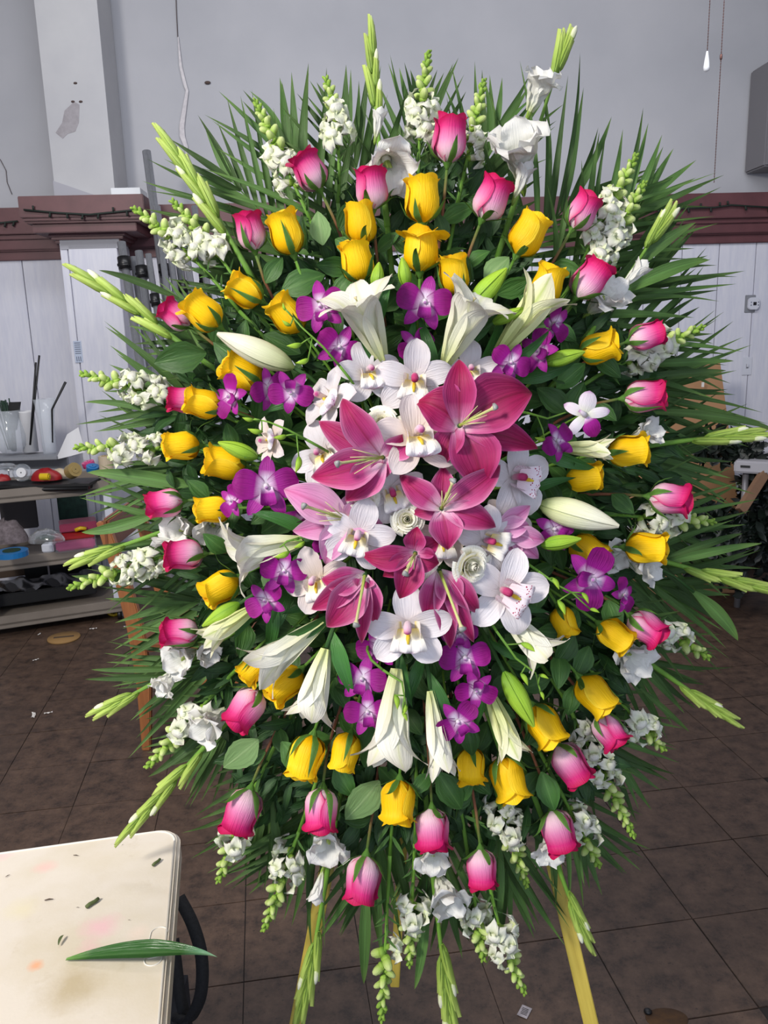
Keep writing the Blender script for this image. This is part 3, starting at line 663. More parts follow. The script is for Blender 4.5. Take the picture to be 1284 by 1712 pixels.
# ---- white cymbidium orchids
def cymbidium(c, r, roll, phrase, dd=0.0, tilt=(0, 0), spots=False, mat='cym', col='column_p', lipdir=-90, colname='white'):
    z = depth('centre', c[0], c[1], dd)
    T = Thing('cymbidium_orchid', f'{colname} cymbidium orchid {phrase}', 'orchid', 'cymbidium orchids in the flower spray', c[0], c[1], z)
    Rm = Matrix.Rotation(math.radians(tilt[1]), 4, 'Y') @ Matrix.Rotation(math.radians(tilt[0]), 4, 'X') @ Matrix.Rotation(math.radians(roll), 4, 'Z')
    for (a, l, w) in ((90, 1.14, .78), (14, 1.12, .7), (166, 1.12, .7), (-48, 1.12, .76), (-132, 1.12, .76)):
        an = math.radians(a + rnd(-6, 6)); l *= r
        T.add('petal', petal(M[mat], tip=(math.cos(an) * l, math.sin(an) * l, rnd(.02, .2) * r), w=w * r * rnd(.94, 1.06), lift=rnd(.12, .26), pk=.52, base=.38, p=1.9, q=.8, cup=rnd(.1, .4), ruf=.022, sway=rnd(-.05, .05), nt=10, nu=8, ph=rnd(0, 6)), Rm @ Matrix.Translation((0, 0, 1.5 if a in (14, 166) else 0)))
    ld = math.radians(lipdir); lm = M['lip_s'] if spots else M['lip_l']; lc = Matrix.Rotation(ld + math.pi / 2, 4, 'Z')
    Bl = Rm @ Matrix.Translation((0, 0, r * .08)) @ lc @ Matrix.Scale(1.25, 4)
    def lipf(t, u):       # curled, ruffled front lobe
        f = prof(t, .68, .6, 2.2, .6) * r * .36; y = -math.sin(t * 1.5) * r * .46; zz = r * .14 + math.sin(t * 2.6) * r * .24
        return (u * f, y, zz + .055 * r * math.sin(9 * u + 4 * t) * t + abs(u)**2 * r * .05 * (1 - t * 2.4))
    lip = T.add('lip', MB().grid(lipf, 12, 12).mesh('lip', lm), Bl)
    for sg in (1, -1):    # side lobes standing up on both sides of the column
        def sf(t, u, sg=sg):
            return (sg * (r * .13 + r * .12 * math.sin(t * 1.7)), -r * .02 + u * r * .17 * prof(t, .5, .8, 2, .6), r * .06 + t * r * .34)
        T.add('lip_lobe', MB().grid(sf, 7, 5).mesh('lip_lobe', lm), Bl, None)
    T.add('lip_keel', MB().tube([(0, -r * .05, r * .17), (0, -r * .16, r * .33), (0, -r * .26, r * .37)], [r * .03, r * .042, r * .02], 8).mesh('lip_keel', M['lip_yellow']), Bl)
    T.add('column', MB().tube([(0, r * .05, r * .04), (0, r * .10, r * .22), (0, r * .06, r * .4), (0, r * .0, r * .48), (0, -r * .03, r * .5)], [r * .06, r * .07, r * .085, r * .075, r * .03], 9).mesh('column', M[col]), Bl)
    stem_to_core(T, Rm @ Vector((0, 0, -2)), Rm.to_3x3() @ Vector((0, 0, 1)), mat='stem', r0=3, r1=3, k=.5)
    return T
# ---- purple dendrobium orchids
def den_set():
    out = []
    for (a, l, w, mt) in ((88, .95, .5, 'den_l'), (12, 1.0, .92, 'den'), (168, 1.0, .92, 'den'), (-56, .98, .48, 'den_l'), (-124, .98, .48, 'den_l')):
        an = math.radians(a + rnd(-7, 7))
        out.append(('petal', petal(M[mt], tip=(math.cos(an) * l, math.sin(an) * l, rnd(.0, .22)), w=w, lift=rnd(.06, .22), pk=.6 if w > .6 else .42, base=.3, p=2.0, q=.65 if w > .6 else .9, cup=rnd(.0, .3), ruf=.02, nt=9, nu=6, ph=rnd(0, 6))))
    def lf(t, u): return (u * .24 * prof(t, .7, .7, 2, .6), -math.sin(t * 1.4) * .56, .1 + math.sin(t * 2.7) * .2 + u * u * .16 * (1 - .4 * t))
    out.append(('lip', MB().grid(lf, 8, 6).mesh('lip', M['den_lip'])))
    out.append(('column', MB().tube([(0, .02, .02), (0, .04, .2), (0, -.03, .27)], [.06, .09, .05], 7).mesh('column', M['den_w'])))
    return out
DEN = [den_set() for _ in range(4)]
def den_back():
    out = []
    for (a, l, w, mt) in ((90, 1.0, .42, 'den_w'), (20, .95, .7, 'den'), (160, .95, .7, 'den_w'), (-50, 1.0, .44, 'den_w'), (-130, .9, .44, 'den_w')):
        an = math.radians(a); out.append(('petal', petal(M[mt], tip=(math.cos(an) * l, math.sin(an) * l, rnd(-.3, .1)), w=w, lift=.15, pk=.5, base=.35, p=2, q=.75, cup=-.2, nt=9, nu=6)))
    out.append(('spur', MB().tube([(0, 0, 0), (-.05, -.1, .2), (-.2, -.25, .22)], [.13, .1, .05], 7).mesh('spur', M['den_w'])))
    return out
DENB = [den_back()]
def dendrobium(c, r, roll, phrase, dd=0.0, tilt=(0, 0), back=False):
    z = depth('orchid', c[0], c[1], dd)
    T = Thing('dendrobium_orchid', f'purple orchid bloom {phrase}', 'orchid', 'purple orchid blooms in the flower spray', c[0], c[1], z)
    B = Matrix.Rotation(math.radians(tilt[1]), 4, 'Y') @ Matrix.Rotation(math.radians(tilt[0]), 4, 'X') @ Matrix.Rotation(math.radians(roll), 4, 'Z') @ Matrix.Scale(r * 1.2, 4)
    for (n, me) in (DENB[0] if back else random.choice(DEN)): T.add(n, me, B)
    stem_to_core(T, (0, 0, -1), (rnd(-.4, .4), rnd(-.4, .4), 1), mat='stem', r0=1.8, r1=2.4, k=.6)
    return T
def bud_spray(pts, buds, phrase, dd=.02):
    z = depth('orchid', pts[0][0], pts[0][1], dd)
    T = Thing('orchid_bud_spray', f'thin stem of yellow-green orchid buds {phrase}', 'bud spray', 'orchid bud stems in the flower spray', pts[0][0], pts[0][1], z)
    v = [T.loc(x, y, z) + Vector((0, 0, 3 * math.sin(i))) for i, (x, y) in enumerate(pts)]
    T.add('stem', MB().tube(v, [2.4 - 1.2 * i / (len(v) - 1) for i in range(len(v))], 6).mesh('stem', M['stem']))
    for (x, y, a, l) in buds:
        p = T.loc(x, y, z); q = min(v, key=lambda w_: (w_ - p).length); an = math.radians(a); d = Vector((math.cos(an), math.sin(an), .25))
        k = min(range(len(v) - 1), key=lambda i: (v[i].lerp(v[i + 1], .5) - p).length); q = v[k].lerp(v[k + 1], .5)
        b = T.add('bud', GB[2], axis_mat(p, d, l, 0) )
        T.add('pedicel', MB().tube([q, q.lerp(p, .6) + Vector((0, 0, 5)), p + d * 2], 1.3, 5).mesh('pedicel', M['stem']))
    stem_to_core(T, v[0], (v[1] - v[0]), mat='stem', r0=2.4, r1=2.6, k=.6)
# ---- palm fronds
def minute(px, py):
    return int(round((math.atan2(px - CX, CY - py) / (2 * math.pi) * 60) % 60)) % 60
def clock(px, py):
    a = math.atan2(px - CX, CY - py); h = (a / (2 * math.pi) * 12) % 12; q = int(round(h * 2)) % 24
    names = ['twelve', 'one', 'two', 'three', 'four', 'five', 'six', 'seven', 'eight', 'nine', 'ten', 'eleven']
    return ("half past " if q % 2 else '') + names[q // 2] + (" o'clock" if q % 2 == 0 else '')
def frond(b, t, ln, phrase, n=13, ang=(50, 18), wd=15, bow=0.0, dz=0.0, sides=(1, -1)):
    z = D0 + .03 + dz
    T = Thing('palm_frond', f'dark green palm frond {phrase}', 'palm frond', 'palm fronds behind the flower spray', b[0], b[1], z)
    tv = T.loc(t[0], t[1], z + .04); d = tv.normalized(); L = tv.length; sd = Vector((-d.y, d.x, 0))
    def at(s): return bez(Vector((0, 0, 0)), tv * .35 + sd * L * bow, tv * .7 + sd * L * bow, tv, s)
    T.add('rachis', MB().tube([at(i / 8) for i in range(9)], [3.4 - 2.4 * i / 8 for i in range(9)], 6).mesh('rachis', M['stem_d']))
    for i in range(n):
        s = .12 + .86 * i / (n - 1); p = at(s); dd = (at(min(1, s + .05)) - at(s - .05)).normalized()
        for sg in sides:
            a = math.radians(ang[0] + (ang[1] - ang[0]) * s + rnd(-4, 4)) * sg
            dv = Vector((dd.x * math.cos(a) - dd.y * math.sin(a), dd.x * math.sin(a) + dd.y * math.cos(a), rnd(-.12, .12)))
            l = ln * (.72 + .5 * math.sin(math.pi * min(1, s * .9 + .12))) * rnd(.88, 1.08) * (1 if s < .8 else .85)
            T.add('leaflet', random.choice(PALM), leaf_mat(p, dv, Vector((rnd(-.5, .5), rnd(-.5, .5), 1)), l, wd / .06 * rnd(.75, 1.2)))
    return T
BL = [0]
def blade(b, t, w, bow, phrase, z=None, mat='palm'):
    """one long single leaf placed on its own"""
    z = z or (D0 - .05)
    T = Thing('long_leaf', f'long green blade leaf {phrase}', 'leaf', 'long blade leaves in the flower spray', b[0], b[1], z)
    tv = T.loc(t[0], t[1], z); L = tv.length
    T.add('leaf', petal(M[mat], 'leaf', nt=14, nu=4, tip=(tv.x, tv.y, rnd(-10, 25)), w=w, lift=.06, pk=.42, base=.3, p=1.5, q=.9, cup=.2, fold=.2, sway=bow))
    stem_to_core(T, (0, 0, 0), tv, mat='stem_d', r0=2.2, r1=2.2)
    return T
# ================================================================= THE SPRAY
# foam core in its cage, hidden behind the flowers, carries every stem
T = Thing('floral_foam', 'dark green block of floral foam in the middle of the spray', 'floral foam', None, CX, CY + 10, D0 + .01)
b = MB(); b.box((0, 0, -5), (330, 520, 90)); T.add('foam_block', b.mesh('foam_block', M['foam'], False, bevel=22))
for i in range(5):
    x = -132 + i * 66; T.add('cage_wire', MB().tube([(x, -262, -50), (x, -262, 42), (x, 262, 42), (x, 262, -50)], 1.6, 5).mesh('cage_wire', M['stem_d']))
for i in range(7):
    y = -228 + i * 76; T.add('cage_wire', MB().tube([(-167, y, -50), (-167, y, 42), (167, y, 42), (167, y, -50)], 1.6, 5).mesh('cage_wire', M['stem_d']))
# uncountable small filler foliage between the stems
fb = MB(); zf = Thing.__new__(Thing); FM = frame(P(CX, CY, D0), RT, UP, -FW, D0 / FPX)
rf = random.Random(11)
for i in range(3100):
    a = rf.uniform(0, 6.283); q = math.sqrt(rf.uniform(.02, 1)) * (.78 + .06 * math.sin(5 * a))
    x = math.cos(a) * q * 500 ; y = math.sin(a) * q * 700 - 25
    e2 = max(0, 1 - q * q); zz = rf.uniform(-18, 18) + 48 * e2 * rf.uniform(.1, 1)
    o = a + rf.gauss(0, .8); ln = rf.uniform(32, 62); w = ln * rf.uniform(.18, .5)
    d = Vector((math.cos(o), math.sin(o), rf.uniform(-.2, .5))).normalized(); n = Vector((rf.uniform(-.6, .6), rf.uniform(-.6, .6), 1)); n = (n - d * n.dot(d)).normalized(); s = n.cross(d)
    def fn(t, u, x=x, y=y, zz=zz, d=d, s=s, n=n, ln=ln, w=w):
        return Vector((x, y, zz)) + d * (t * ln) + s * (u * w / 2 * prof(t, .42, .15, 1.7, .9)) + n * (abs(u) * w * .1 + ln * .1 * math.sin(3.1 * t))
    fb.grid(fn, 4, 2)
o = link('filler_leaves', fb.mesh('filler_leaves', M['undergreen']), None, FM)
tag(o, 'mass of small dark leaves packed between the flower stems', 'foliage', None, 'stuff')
# ---- palm fronds all round
FPH = ['behind the left snapdragon at the top', 'between top left snapdragons, longest leaflets', 'behind the upper left gladiolus', 'behind the tallest gladiolus', 'behind the highest pink rose', 'standing up right of the open white gladiolus', 'behind the upper right snapdragon pair', 'under the upper right gladiolus', 'behind the pink rose near the thermostat', 'level, over the cardboard sheet top', 'behind the level right gladiolus', 'behind the farthest right pink rose', 'behind the gladiolus crossing the garland', 'behind the right deep pink rose, over the floor', 'behind the lower right gladiolus', 'behind the long lower right snapdragon', 'over the right easel leg', 'hanging behind the two lowest gladioli', 'hanging behind the lowest pink rose', 'crossing the left easel leg', 'over the far corner of the white table', 'behind the gladiolus above the table', 'in front of the chair leg', 'in front of the chair back post', 'behind the left gladiolus by the cart', 'behind the pink rose beside the pilaster foot', 'behind the snapdragon above the glass vase', 'in front of the lower part of the poles', 'in front of the tops of the poles']
fi = 0
for (bx, by, tx, ty, ln, n, ang, bow) in [
    (650, 470, 575, 215, 125, 12, (46, 14), 0), (600, 470, 475, 225, 135, 12, (48, 16), .02), (570, 500, 385, 300, 150, 12, (46, 14), 0),
    (690, 420, 700, 190, 110, 9, (38, 12), 0), (760, 430, 830, 215, 120, 11, (44, 14), 0), (850, 480, 962, 330, 175, 9, (62, 22), .05),
    (900, 520, 1080, 330, 130, 9, (48, 14), 0), (920, 560, 1090, 455, 130, 10, (44, 14), 0), (930, 610, 1085, 560, 135, 10, (46, 14), .0),
    (930, 670, 1110, 650, 150, 10, (38, 10), 0), (940, 760, 1115, 765, 135, 11, (42, 12), -.03), (950, 850, 1120, 890, 135, 10, (46, 12), 0),
    (940, 930, 1120, 985, 140, 10, (42, 12), 0), (920, 1020, 1090, 1120, 120, 10, (46, 14), 0), (890, 1120, 1035, 1270, 120, 10, (46, 14), 0),
    (850, 1200, 975, 1400, 120, 10, (44, 14), 0), (800, 1260, 850, 1470, 130, 10, (34, 12), 0), (735, 1290, 745, 1500, 120, 10, (36, 12), 0),
    (660, 1290, 615, 1480, 120, 10, (36, 12), 0), (590, 1260, 485, 1430, 130, 12, (44, 14), .03), (530, 1210, 425, 1385, 112, 12, (44, 14), 0),
    (480, 1140, 345, 1250, 105, 11, (44, 14), 0), (460, 1060, 305, 1130, 130, 9, (40, 12), 0), (450, 980, 295, 1010, 135, 10, (42, 12), .02),
    (440, 880, 290, 890, 130, 9, (42, 14), 0), (440, 790, 290, 770, 135, 9, (44, 14), 0), (440, 700, 275, 655, 130, 10, (44, 14), 0),
    (450, 620, 315, 550, 92, 10, (46, 14), .03), (490, 560, 370, 445, 92, 11, (46, 14), 0)]:
    frond((bx, by), (tx, ty), ln * 1.38, FPH[fi], 11, (ang[0] * 1.05, ang[1] * .9), 13.5, bow); fi += 1
# ---- long single blades
for (b_, t_, w, bow, ph) in [
    ((340, 818), (148, 790), 26, -.03, 'lying level at the left above the lowest left pink rose pair'),
    ((262, 858), (135, 1000 - 110), 20, .06, 'drooping at the left tip beside the cart shelf'),
    ((270, 905), (165, 912), 15, .05, 'below the curved blade leaf at the left'),
    ((300, 500), (172, 458), 13, -.04, 'crossing in front of the leaning metal poles'),
    ((335, 705), (140, 672), 14, -.05, 'under the left white snapdragon nearest the glass vase'),
    ((300, 952), (122, 962), 17, .05, 'grey-green, behind the lowest left gladiolus'),
    ((300, 1118), (155, 1118), 11, 0, 'in front of the chair leg, upper straight one'),
    ((310, 1131), (150, 1131), 11, 0, 'in front of the chair leg, lower straight one'),
    ((1080, 690), (1290, 722), 15, .06, 'arching to the right edge below the cardboard sheet top'),
    ((1060, 610), (1228, 603), 14, 0, 'at the right, topmost level one over the cardboard'),
    ((1060, 632), (1208, 622), 15, 0, 'at the right, second level one over the cardboard'),
    ((1100, 945), (1268, 908), 15, .03, 'at the right, lower of the set over the garland'),
    ((1110, 935), (1245, 892), 14, .03, 'at the right, topmost of the set over the garland'),
    ((1160, 990), (1236, 1072), 24, .05, 'wide, drooping down at the right over the floor'),
    ((1070, 1150), (1155, 1225), 10, 0, 'narrow, at the lower right over the floor tiles'),
    ((612, 1480), (608, 1650), 20, 0, 'hanging down left of the lowest snapdragon spike'),
    ((712, 1500), (693, 1655), 18, .03, 'hanging down at the bottom right of the lowest snapdragon'),
    ((380, 1120), (318, 1200), 20, 0, 'broad, beside the lower left small white blooms'),
    ((395, 1170), (248, 1298), 17, .05, 'steep, crossing the lower left snapdragon'),
    ((455, 1340), (478, 1515), 17, 0, 'hanging in front of the lower left palm frond'),
    ((935, 415), (948, 330), 10, 0, 'short, upright under the upper right pink rose'),
    ((1030, 470), (1157, 378), 22, .05, 'broad, rising at upper right over the maroon rail'),
    ((1040, 490), (1190, 432), 24, .06, 'broad, over the white boards at the upper right')]:
    blade(b_, t_, w, bow, ph, z=D0 - .012)
# ---- gladioli: tip, base, number of sheaths, blooms (x, y, r, angle, forward tilt, open)
gladiolus((620, 55), (648, 380), 5, [(632, 205, 22, 80, 10, 0), (648, 275, 48, -80, 30, 1)], 'standing upright at the top, tallest of the left half', bow=.01, blen=66, bfrac=.52)
gladiolus((948, 62), (832, 430), 4, [(900, 150, 34, 68, 15, 1), (868, 255, 52, 110, 30, 1), (872, 300, 28, 70, 5, 0)], 'leaning right at the top, with two open blooms', blen=68, bfrac=.22)
gladiolus((273, 230), (425, 470), 6, [], 'in unopened bud, leaning left in front of the metal poles', bow=-.02, blen=74, bfrac=.72)
gladiolus((122, 452), (335, 600), 6, [], 'in unopened bud, pointing up left over the white pilaster', bow=-.03, blen=72, bfrac=.8)
gladiolus((1122, 352), (960, 600), 4, [(1062, 458, 27, 45, 10, 0), (1010, 500, 36, 40, 35, 1)], 'at the upper right, over the wall boards', blen=62, bfrac=.3)
gladiolus((1283, 726), (1065, 748), 5, [(1078, 724, 25, 20, 30, 1)], 'pointing level right toward the far table', bow=.02, blen=66, bfrac=.62)
gladiolus((1292, 988), (1035, 918), 5, [(1075, 945, 30, -20, 20, 1), (1022, 925, 30, -30, 40, 1)], 'pointing right over the floor below the dark garland', bow=.0, blen=66, bfrac=.62)
gladiolus((1230, 1208), (1065, 1095), 5, [(1050, 1095, 36, -50, 40, 1)], 'at the lower right, pointing down to the floor', blen=58, bfrac=.6)
gladiolus((122, 940), (335, 868), 4, [(303, 884, 33, 170, 40, 1), (355, 880, 32, -60, 45, 1), (270, 905, 18, 190, 5, 0)], 'pointing left toward the storage cart', blen=60, bfrac=.45, bow=.0)
gladiolus((163, 1187), (345, 1085), 4, [(305, 1100, 32, 200, 40, 1), (278, 1140, 24, 235, 20, 1), (345, 1090, 22, -30, 30, 1)], 'at the lower left, passing in front of the chair leg', blen=62, bfrac=.4, bow=.04)
gladiolus((207, 1398), (395, 1190), 6, [(355, 1208, 36, 215, 30, 1)], 'at the lower left, its tip above the white table corner', blen=68, bfrac=.72)
gladiolus((497, 1705), (560, 1370), 6, [(547, 1408, 36, -95, 45, 1), (532, 1485, 24, 255, 12, 0)], 'hanging at the bottom left beside the easel leg', blen=76, bfrac=.5, bow=.02)
gladiolus((756, 1722), (718, 1400), 6, [(722, 1430, 30, -80, 50, 1), (745, 1495, 36, -55, 40, 1)], 'hanging lowest at the bottom centre', blen=74, bfrac=.5, bow=-.01)
gladiolus((984, 1572), (915, 1390), 4, [(920, 1412, 28, -100, 40, 1)], 'hanging at the bottom right above the easel leg', blen=62, bfrac=.5, bow=-.03)
# ---- snapdragons
snap((428, 170), (520, 370), 'at the top left, beside the first pink rose', openf=.45, cover=.78)
snap((545, 132), (565, 340), 'at the top, left of the tallest gladiolus', openf=.4, cover=.6, bow=-.06)
snap((716, 90), (698, 330), 'at the top centre, between gladiolus and highest pink rose', openf=.42, cover=.65, bow=.02)
snap((808, 138), (765, 340), 'at the top, right behind the highest pink rose', openf=.35, cover=.7)
snap((1062, 262), (965, 455), 'at the upper right, left one of the pair', openf=.5, cover=.78)
snap((1076, 308), (975, 480), 'at the upper right, right one of the pair', openf=.5, cover=.8, dd=.01)
snap((226, 350), (400, 520), 'at the upper left, lower one of the pair by the poles', openf=.45, cover=.6, bow=-.05)
snap((290, 338), (430, 520), 'at the upper left, upper one of the pair by the poles', openf=.4, cover=.62, bow=-.03)
snap((138, 625), (310, 672), 'pointing left over the pilaster, above the glass vase', openf=.5, cover=.82)
snap((130, 748), (310, 752), 'pointing left toward the ribbons on the cart', openf=.55, cover=.85)
snap((118, 982), (310, 918), 'pointing left at the height of the bottom cart shelf', openf=.5, cover=.85)
snap((1172, 548), (1030, 612), 'at the right, under the right-hand pink rose', openf=.5, cover=.9)
snap((1190, 872), (1040, 862), 'at the right, in front of the dark garland', openf=.55, cover=.85)
snap((1182, 1098), (1090, 1040), 'at the right, over the floor beside a deep pink rose', openf=.5, cover=.95)
snap((1108, 1252), (1015, 1150), 'at the lower right, right of a pink rose with pale back', openf=.4, cover=.62)
snap((1058, 1396), (955, 1190), 'long, at the lower right between two pink roses', openf=.5, cover=.9)
snap((1000, 1445), (935, 1320), 'short, right of the low pink rose over the easel leg', openf=.55, cover=.8)
snap((880, 1478), (832, 1330), 'hanging under the lowest right yellow rose', openf=.45, cover=.95)
snap((876, 1657), (812, 1440), 'hanging at the bottom, longest on the right', openf=.45, cover=.62, bow=-.05)
snap((638, 1702), (652, 1430), 'hanging at the bottom centre, longest and mostly in bud', openf=.08, cover=.5, w=1.1)
snap((684, 1612), (694, 1410), 'hanging at the bottom, just right of the longest spike', openf=.35, cover=.62)
snap((808, 1602), (788, 1470), 'short, hanging under the lowest light pink rose', openf=.4, cover=.75)
snap((366, 1470), (412, 1350), 'at the lower left, under a pink rose near the table', openf=.3, cover=.75)
snap((248, 1280), (385, 1130), 'at the lower left, beside the chair leg foot', openf=.35, cover=.7, w=1.05)
snap((442, 1552), (500, 1390), 'at the lower left, in front of the floor tiles', openf=.4, cover=.85)
# ---- roses
Y = lambda *a, **k: rose('Y', *a, **k)
R = lambda *a, **k: rose('P', *a, **k)
Y(707, 372, 705, 303, 'upright at the top centre, highest of the yellow ones', sv=1, var=2)
Y(608, 408, 600, 347, 'in a pair left of top centre, upper one')
Y(604, 470, 590, 410, 'in a pair left of top centre, lower one', sv=1)
Y(702, 454, 703, 386, 'with flared open rim, above the top purple orchid', var=5, sv=2, phi=12)
Y(762, 492, 755, 433, 'narrow, right above the white lily at the top')
Y(491, 425, 471, 362, 'right beside the upper left pink rose', sv=0)
Y(864, 426, 895, 369, 'at the upper right, above the large green lily bud')
Y(903, 508, 921, 450, 'at the upper right, between green bud and pink rose')
Y(437, 503, 388, 476, 'at the upper left, near the snapdragon pair')
Y(366, 545, 318, 505, 'at the left, overlapping a deep pink rose', dd=.03)
Y(503, 553, 462, 506, 'at the left of the first purple orchid')
Y(434, 642, 380, 612, 'under the long white lily bud at the left')
Y(370, 682, 314, 668, 'at the left, overlapping a lighter pink rose', dd=.03)
Y(333, 745, 280, 748, 'round, at the left end of a white snapdragon')
Y(410, 780, 349, 770, 'at the left, touched by a narrow green bud')
Y(385, 850, 332, 852, 'at the left, beside the large purple orchid', dd=.015)
Y(397, 966, 345, 994, 'with green sepal folded over, at the lower left', sv=2)
Y(447, 1095, 409, 1132, 'in the lower left pair, left one under white lily')
Y(502, 1120, 454, 1160, 'in the lower left pair, right one')
Y(523, 1230, 503, 1295, 'pointing down at the lower left, under the white trumpet')
Y(586, 1226, 571, 1282, 'pointing down, between two white trumpet lilies')
Y(668, 1304, 664, 1369, 'lowest of all, pointing straight down at centre', sv=3)
Y(785, 1250, 787, 1306, 'small, pointing down below the lowest purple orchid')
Y(838, 1266, 858, 1330, 'pointing down, right of the small one', sv=2)
Y(890, 1180, 923, 1237, 'touching the tip of the fat green lily bud')
Y(970, 1133, 1011, 1182, 'at the lower right, above a light pink rose')
Y(1002, 1043, 1046, 1078, 'at the right, above a white gladiolus bloom')
Y(933, 1016, 950, 1062, 'half hidden behind orchid bud stems at the right', dd=-.02)
Y(1045, 915, 1107, 917, 'at the right, level with the long white lily bud')
Y(955, 903, 1005, 935, 'partly hidden behind the striped purple orchid', dd=-.02)
Y(1016, 758, 1077, 752, 'at the right, in front of a level gladiolus')
Y(946, 800, 1002, 796, 'at the right, below the other level one')
Y(970, 590, 1027, 576, 'at the right, near the glossy green bud')
R(534, 316, 503, 265, 'at the top left beside a snapdragon')
R(623, 350, 618, 290, 'at the top, under the white gladiolus bloom', sv=2)
R(748, 272, 752, 207, 'highest of all, right of top centre', sv=2)
R(806, 366, 832, 306, 'at the top right, left of the open gladiolus', sv=3)
R(957, 382, 984, 334, 'at the upper right over the palm blades', sv=1)
R(426, 418, 414, 362, 'with pale cheek, at the upper left corner')
R(964, 496, 1003, 446, 'at the upper right, beside a white gladiolus bloom')
R(317, 545, 277, 516, 'deep pink, half covered by a yellow one at the left', dd=-.01)
R(335, 673, 284, 668, 'half covered by the yellow one above the cart', dd=-.01)
R(1052, 571, 1104, 557, 'deep pink, at the right near the thermostat wall')
R(1044, 666, 1104, 662, 'light, at the right in front of the cardboard')
R(1086, 830, 1147, 837, 'farthest right, in front of the garland', var=4)
R(305, 838, 251, 846, 'at the left, in front of the pilaster foot')
R(339, 926, 282, 928, 'at the left, between two white snapdragon spikes')
R(331, 1060, 276, 1056, 'at the left, in front of the chair')
R(433, 1155, 395, 1207, 'at the lower left, tip down beside gladiolus bloom')
R(418, 1320, 395, 1385, 'at the lower left, nearest the white table', sv=2)
R(540, 1318, 538, 1382, 'deep pink rimmed, hanging at the bottom left')
R(612, 1431, 601, 1497, 'lowest of all, hanging left of bottom centre', sv=2)
R(722, 1352, 724, 1415, 'dark magenta, hanging right of bottom centre', var=4)
R(803, 1420, 806, 1476, 'light, hanging above a short snapdragon', sv=3)
R(923, 1355, 940, 1418, 'large and light, over the right easel leg')
R(932, 1247, 967, 1300, 'magenta, at the lower right')
R(1000, 1197, 1032, 1243, 'open faced, at the lower right beside a snapdragon', var=4)
R(1054, 1029, 1101, 1066, 'deep pink, at the right over the floor')
# explicit broad rose leaves seen between the blooms
def near_rose(px, py): return min(ROSES, key=lambda q: (q[1] - px)**2 + (q[2] - py)**2)[0]
for (x0, y0, x1, y1, pale, zo) in [(540, 410, 532, 358, 1, .0), (432, 1236, 376, 1282, 1, .0), (634, 1305, 580, 1368, 1, .005), (730, 1290, 770, 1350, 0, 0), (560, 400, 600, 425, 0, 0),
    (690, 425, 655, 395, 0, 0), (740, 420, 790, 470, 0, -.01), (745, 400, 730, 360, 0, 0), (810, 470, 850, 430, 1, 0), (430, 620, 360, 575, 0, .005), (345, 590, 262, 608, 0, .005),
    (470, 490, 540, 460, 0, 0), (560, 500, 590, 460, 0, 0), (880, 810, 912, 840, 0, .03), (500, 850, 440, 890, 0, 0), (470, 1240, 520, 1290, 0, 0), (560, 1280, 590, 1330, 0, 0),
    (760, 1340, 790, 1290, 0, 0), (905, 1290, 925, 1350, 0, .01), (960, 1060, 930, 1110, 0, 0), (985, 1080, 960, 1130, 0, 0), (820, 1310, 790, 1250, 0, 0), (870, 470, 905, 520, 0, 0), (780, 1210, 790, 1262, 0, .05),
    (440, 560, 500, 590, 0, .0), (930, 650, 975, 610, 0, 0), (950, 690, 900, 650, 0, 0), (640, 1200, 610, 1280, 0, -.01)]:
    T = near_rose(x0, y0); zz = depth('rose', x0, y0, zo - .02); a = T.loc(x0, y0, zz); b_ = T.loc(x1, y1, zz) - a
    T.add('leaf', LEAFP[0] if pale else random.choice(LEAF), leaf_mat(a, b_ + Vector((0, 0, rnd(-4, 10))), Vector((rnd(-.25, .25), rnd(-.25, .25), 1)), b_.length * 1.05))
# ---- white lilies
trumpet_lily((640, 602), (600, 512), 1.1, 'wide open at the top, left one of the pair', 1.05, curl=1.2, W=.2, dd=.01, phi=26)
trumpet_lily((745, 606), (790, 515), 1.1, 'wide open at the top, right one of the pair', 1.0, curl=1.15, W=.21, dd=.01, phi=24)
trumpet_lily((828, 596), (902, 505), .7, 'yellowish, half open at the upper right', .65, mat='lily_g', curl=.9, W=.17, colname='greenish')
lily_bud((492, 615), (366, 562), 42, 'long, at the left above the yellow rose', 'bud_w', nleaf=2)
trumpet_lily((505, 905), (405, 925), .9, 'at the left edge of the centre, one petal curling outward', .95, curl=1.3, W=.2, dd=.02)
trumpet_lily((540, 1040), (450, 1105), .8, 'at the lower left, above the pair of yellow roses', .6, curl=.9, W=.19, dd=.01)
trumpet_lily((545, 1085), (520, 1180), .85, 'hanging, left of the three pointing down', .7, curl=.85, W=.2, dd=.02)
trumpet_lily((664, 1118), (652, 1240), .85, 'hanging, large, middle of those pointing down', .7, curl=.85, W=.2, dd=.02, nleaf=3)
trumpet_lily((720, 1155), (736, 1268), .55, 'narrow, barely open, right of the large hanging one', .3, curl=.6, W=.15, dd=.015)
trumpet_lily((815, 1150), (850, 1240), .6, 'yellow-green, hanging at the lower right', .45, mat='lily_g', curl=.8, W=.16, colname='greenish')
lily_bud((900, 842), (1030, 880), 46, 'long, at the right edge of the centre', 'bud_w', nleaf=2)
trumpet_lily((835, 1015), (900, 1085), .7, 'under the red-spotted white orchid', .75, curl=1.1, W=.17, dd=.02)
trumpet_lily((925, 748), (1000, 752), .6, 'half open, between yellow rose and purple orchid', .4, mat='lily_g', curl=.8, W=.16, dd=-.01, colname='greenish')
trumpet_lily((430, 1012), (358, 1062), .6, 'half open, beside the green bud at the lower left', .4, mat='lily_g', curl=.8, W=.16, colname='greenish')
lily_bud((787, 512), (846, 452), 33, 'large and lime, behind the upper right white lily', dd=.005)
lily_bud((910, 607), (976, 590), 25, 'glossy, at the right of the purple orchids')
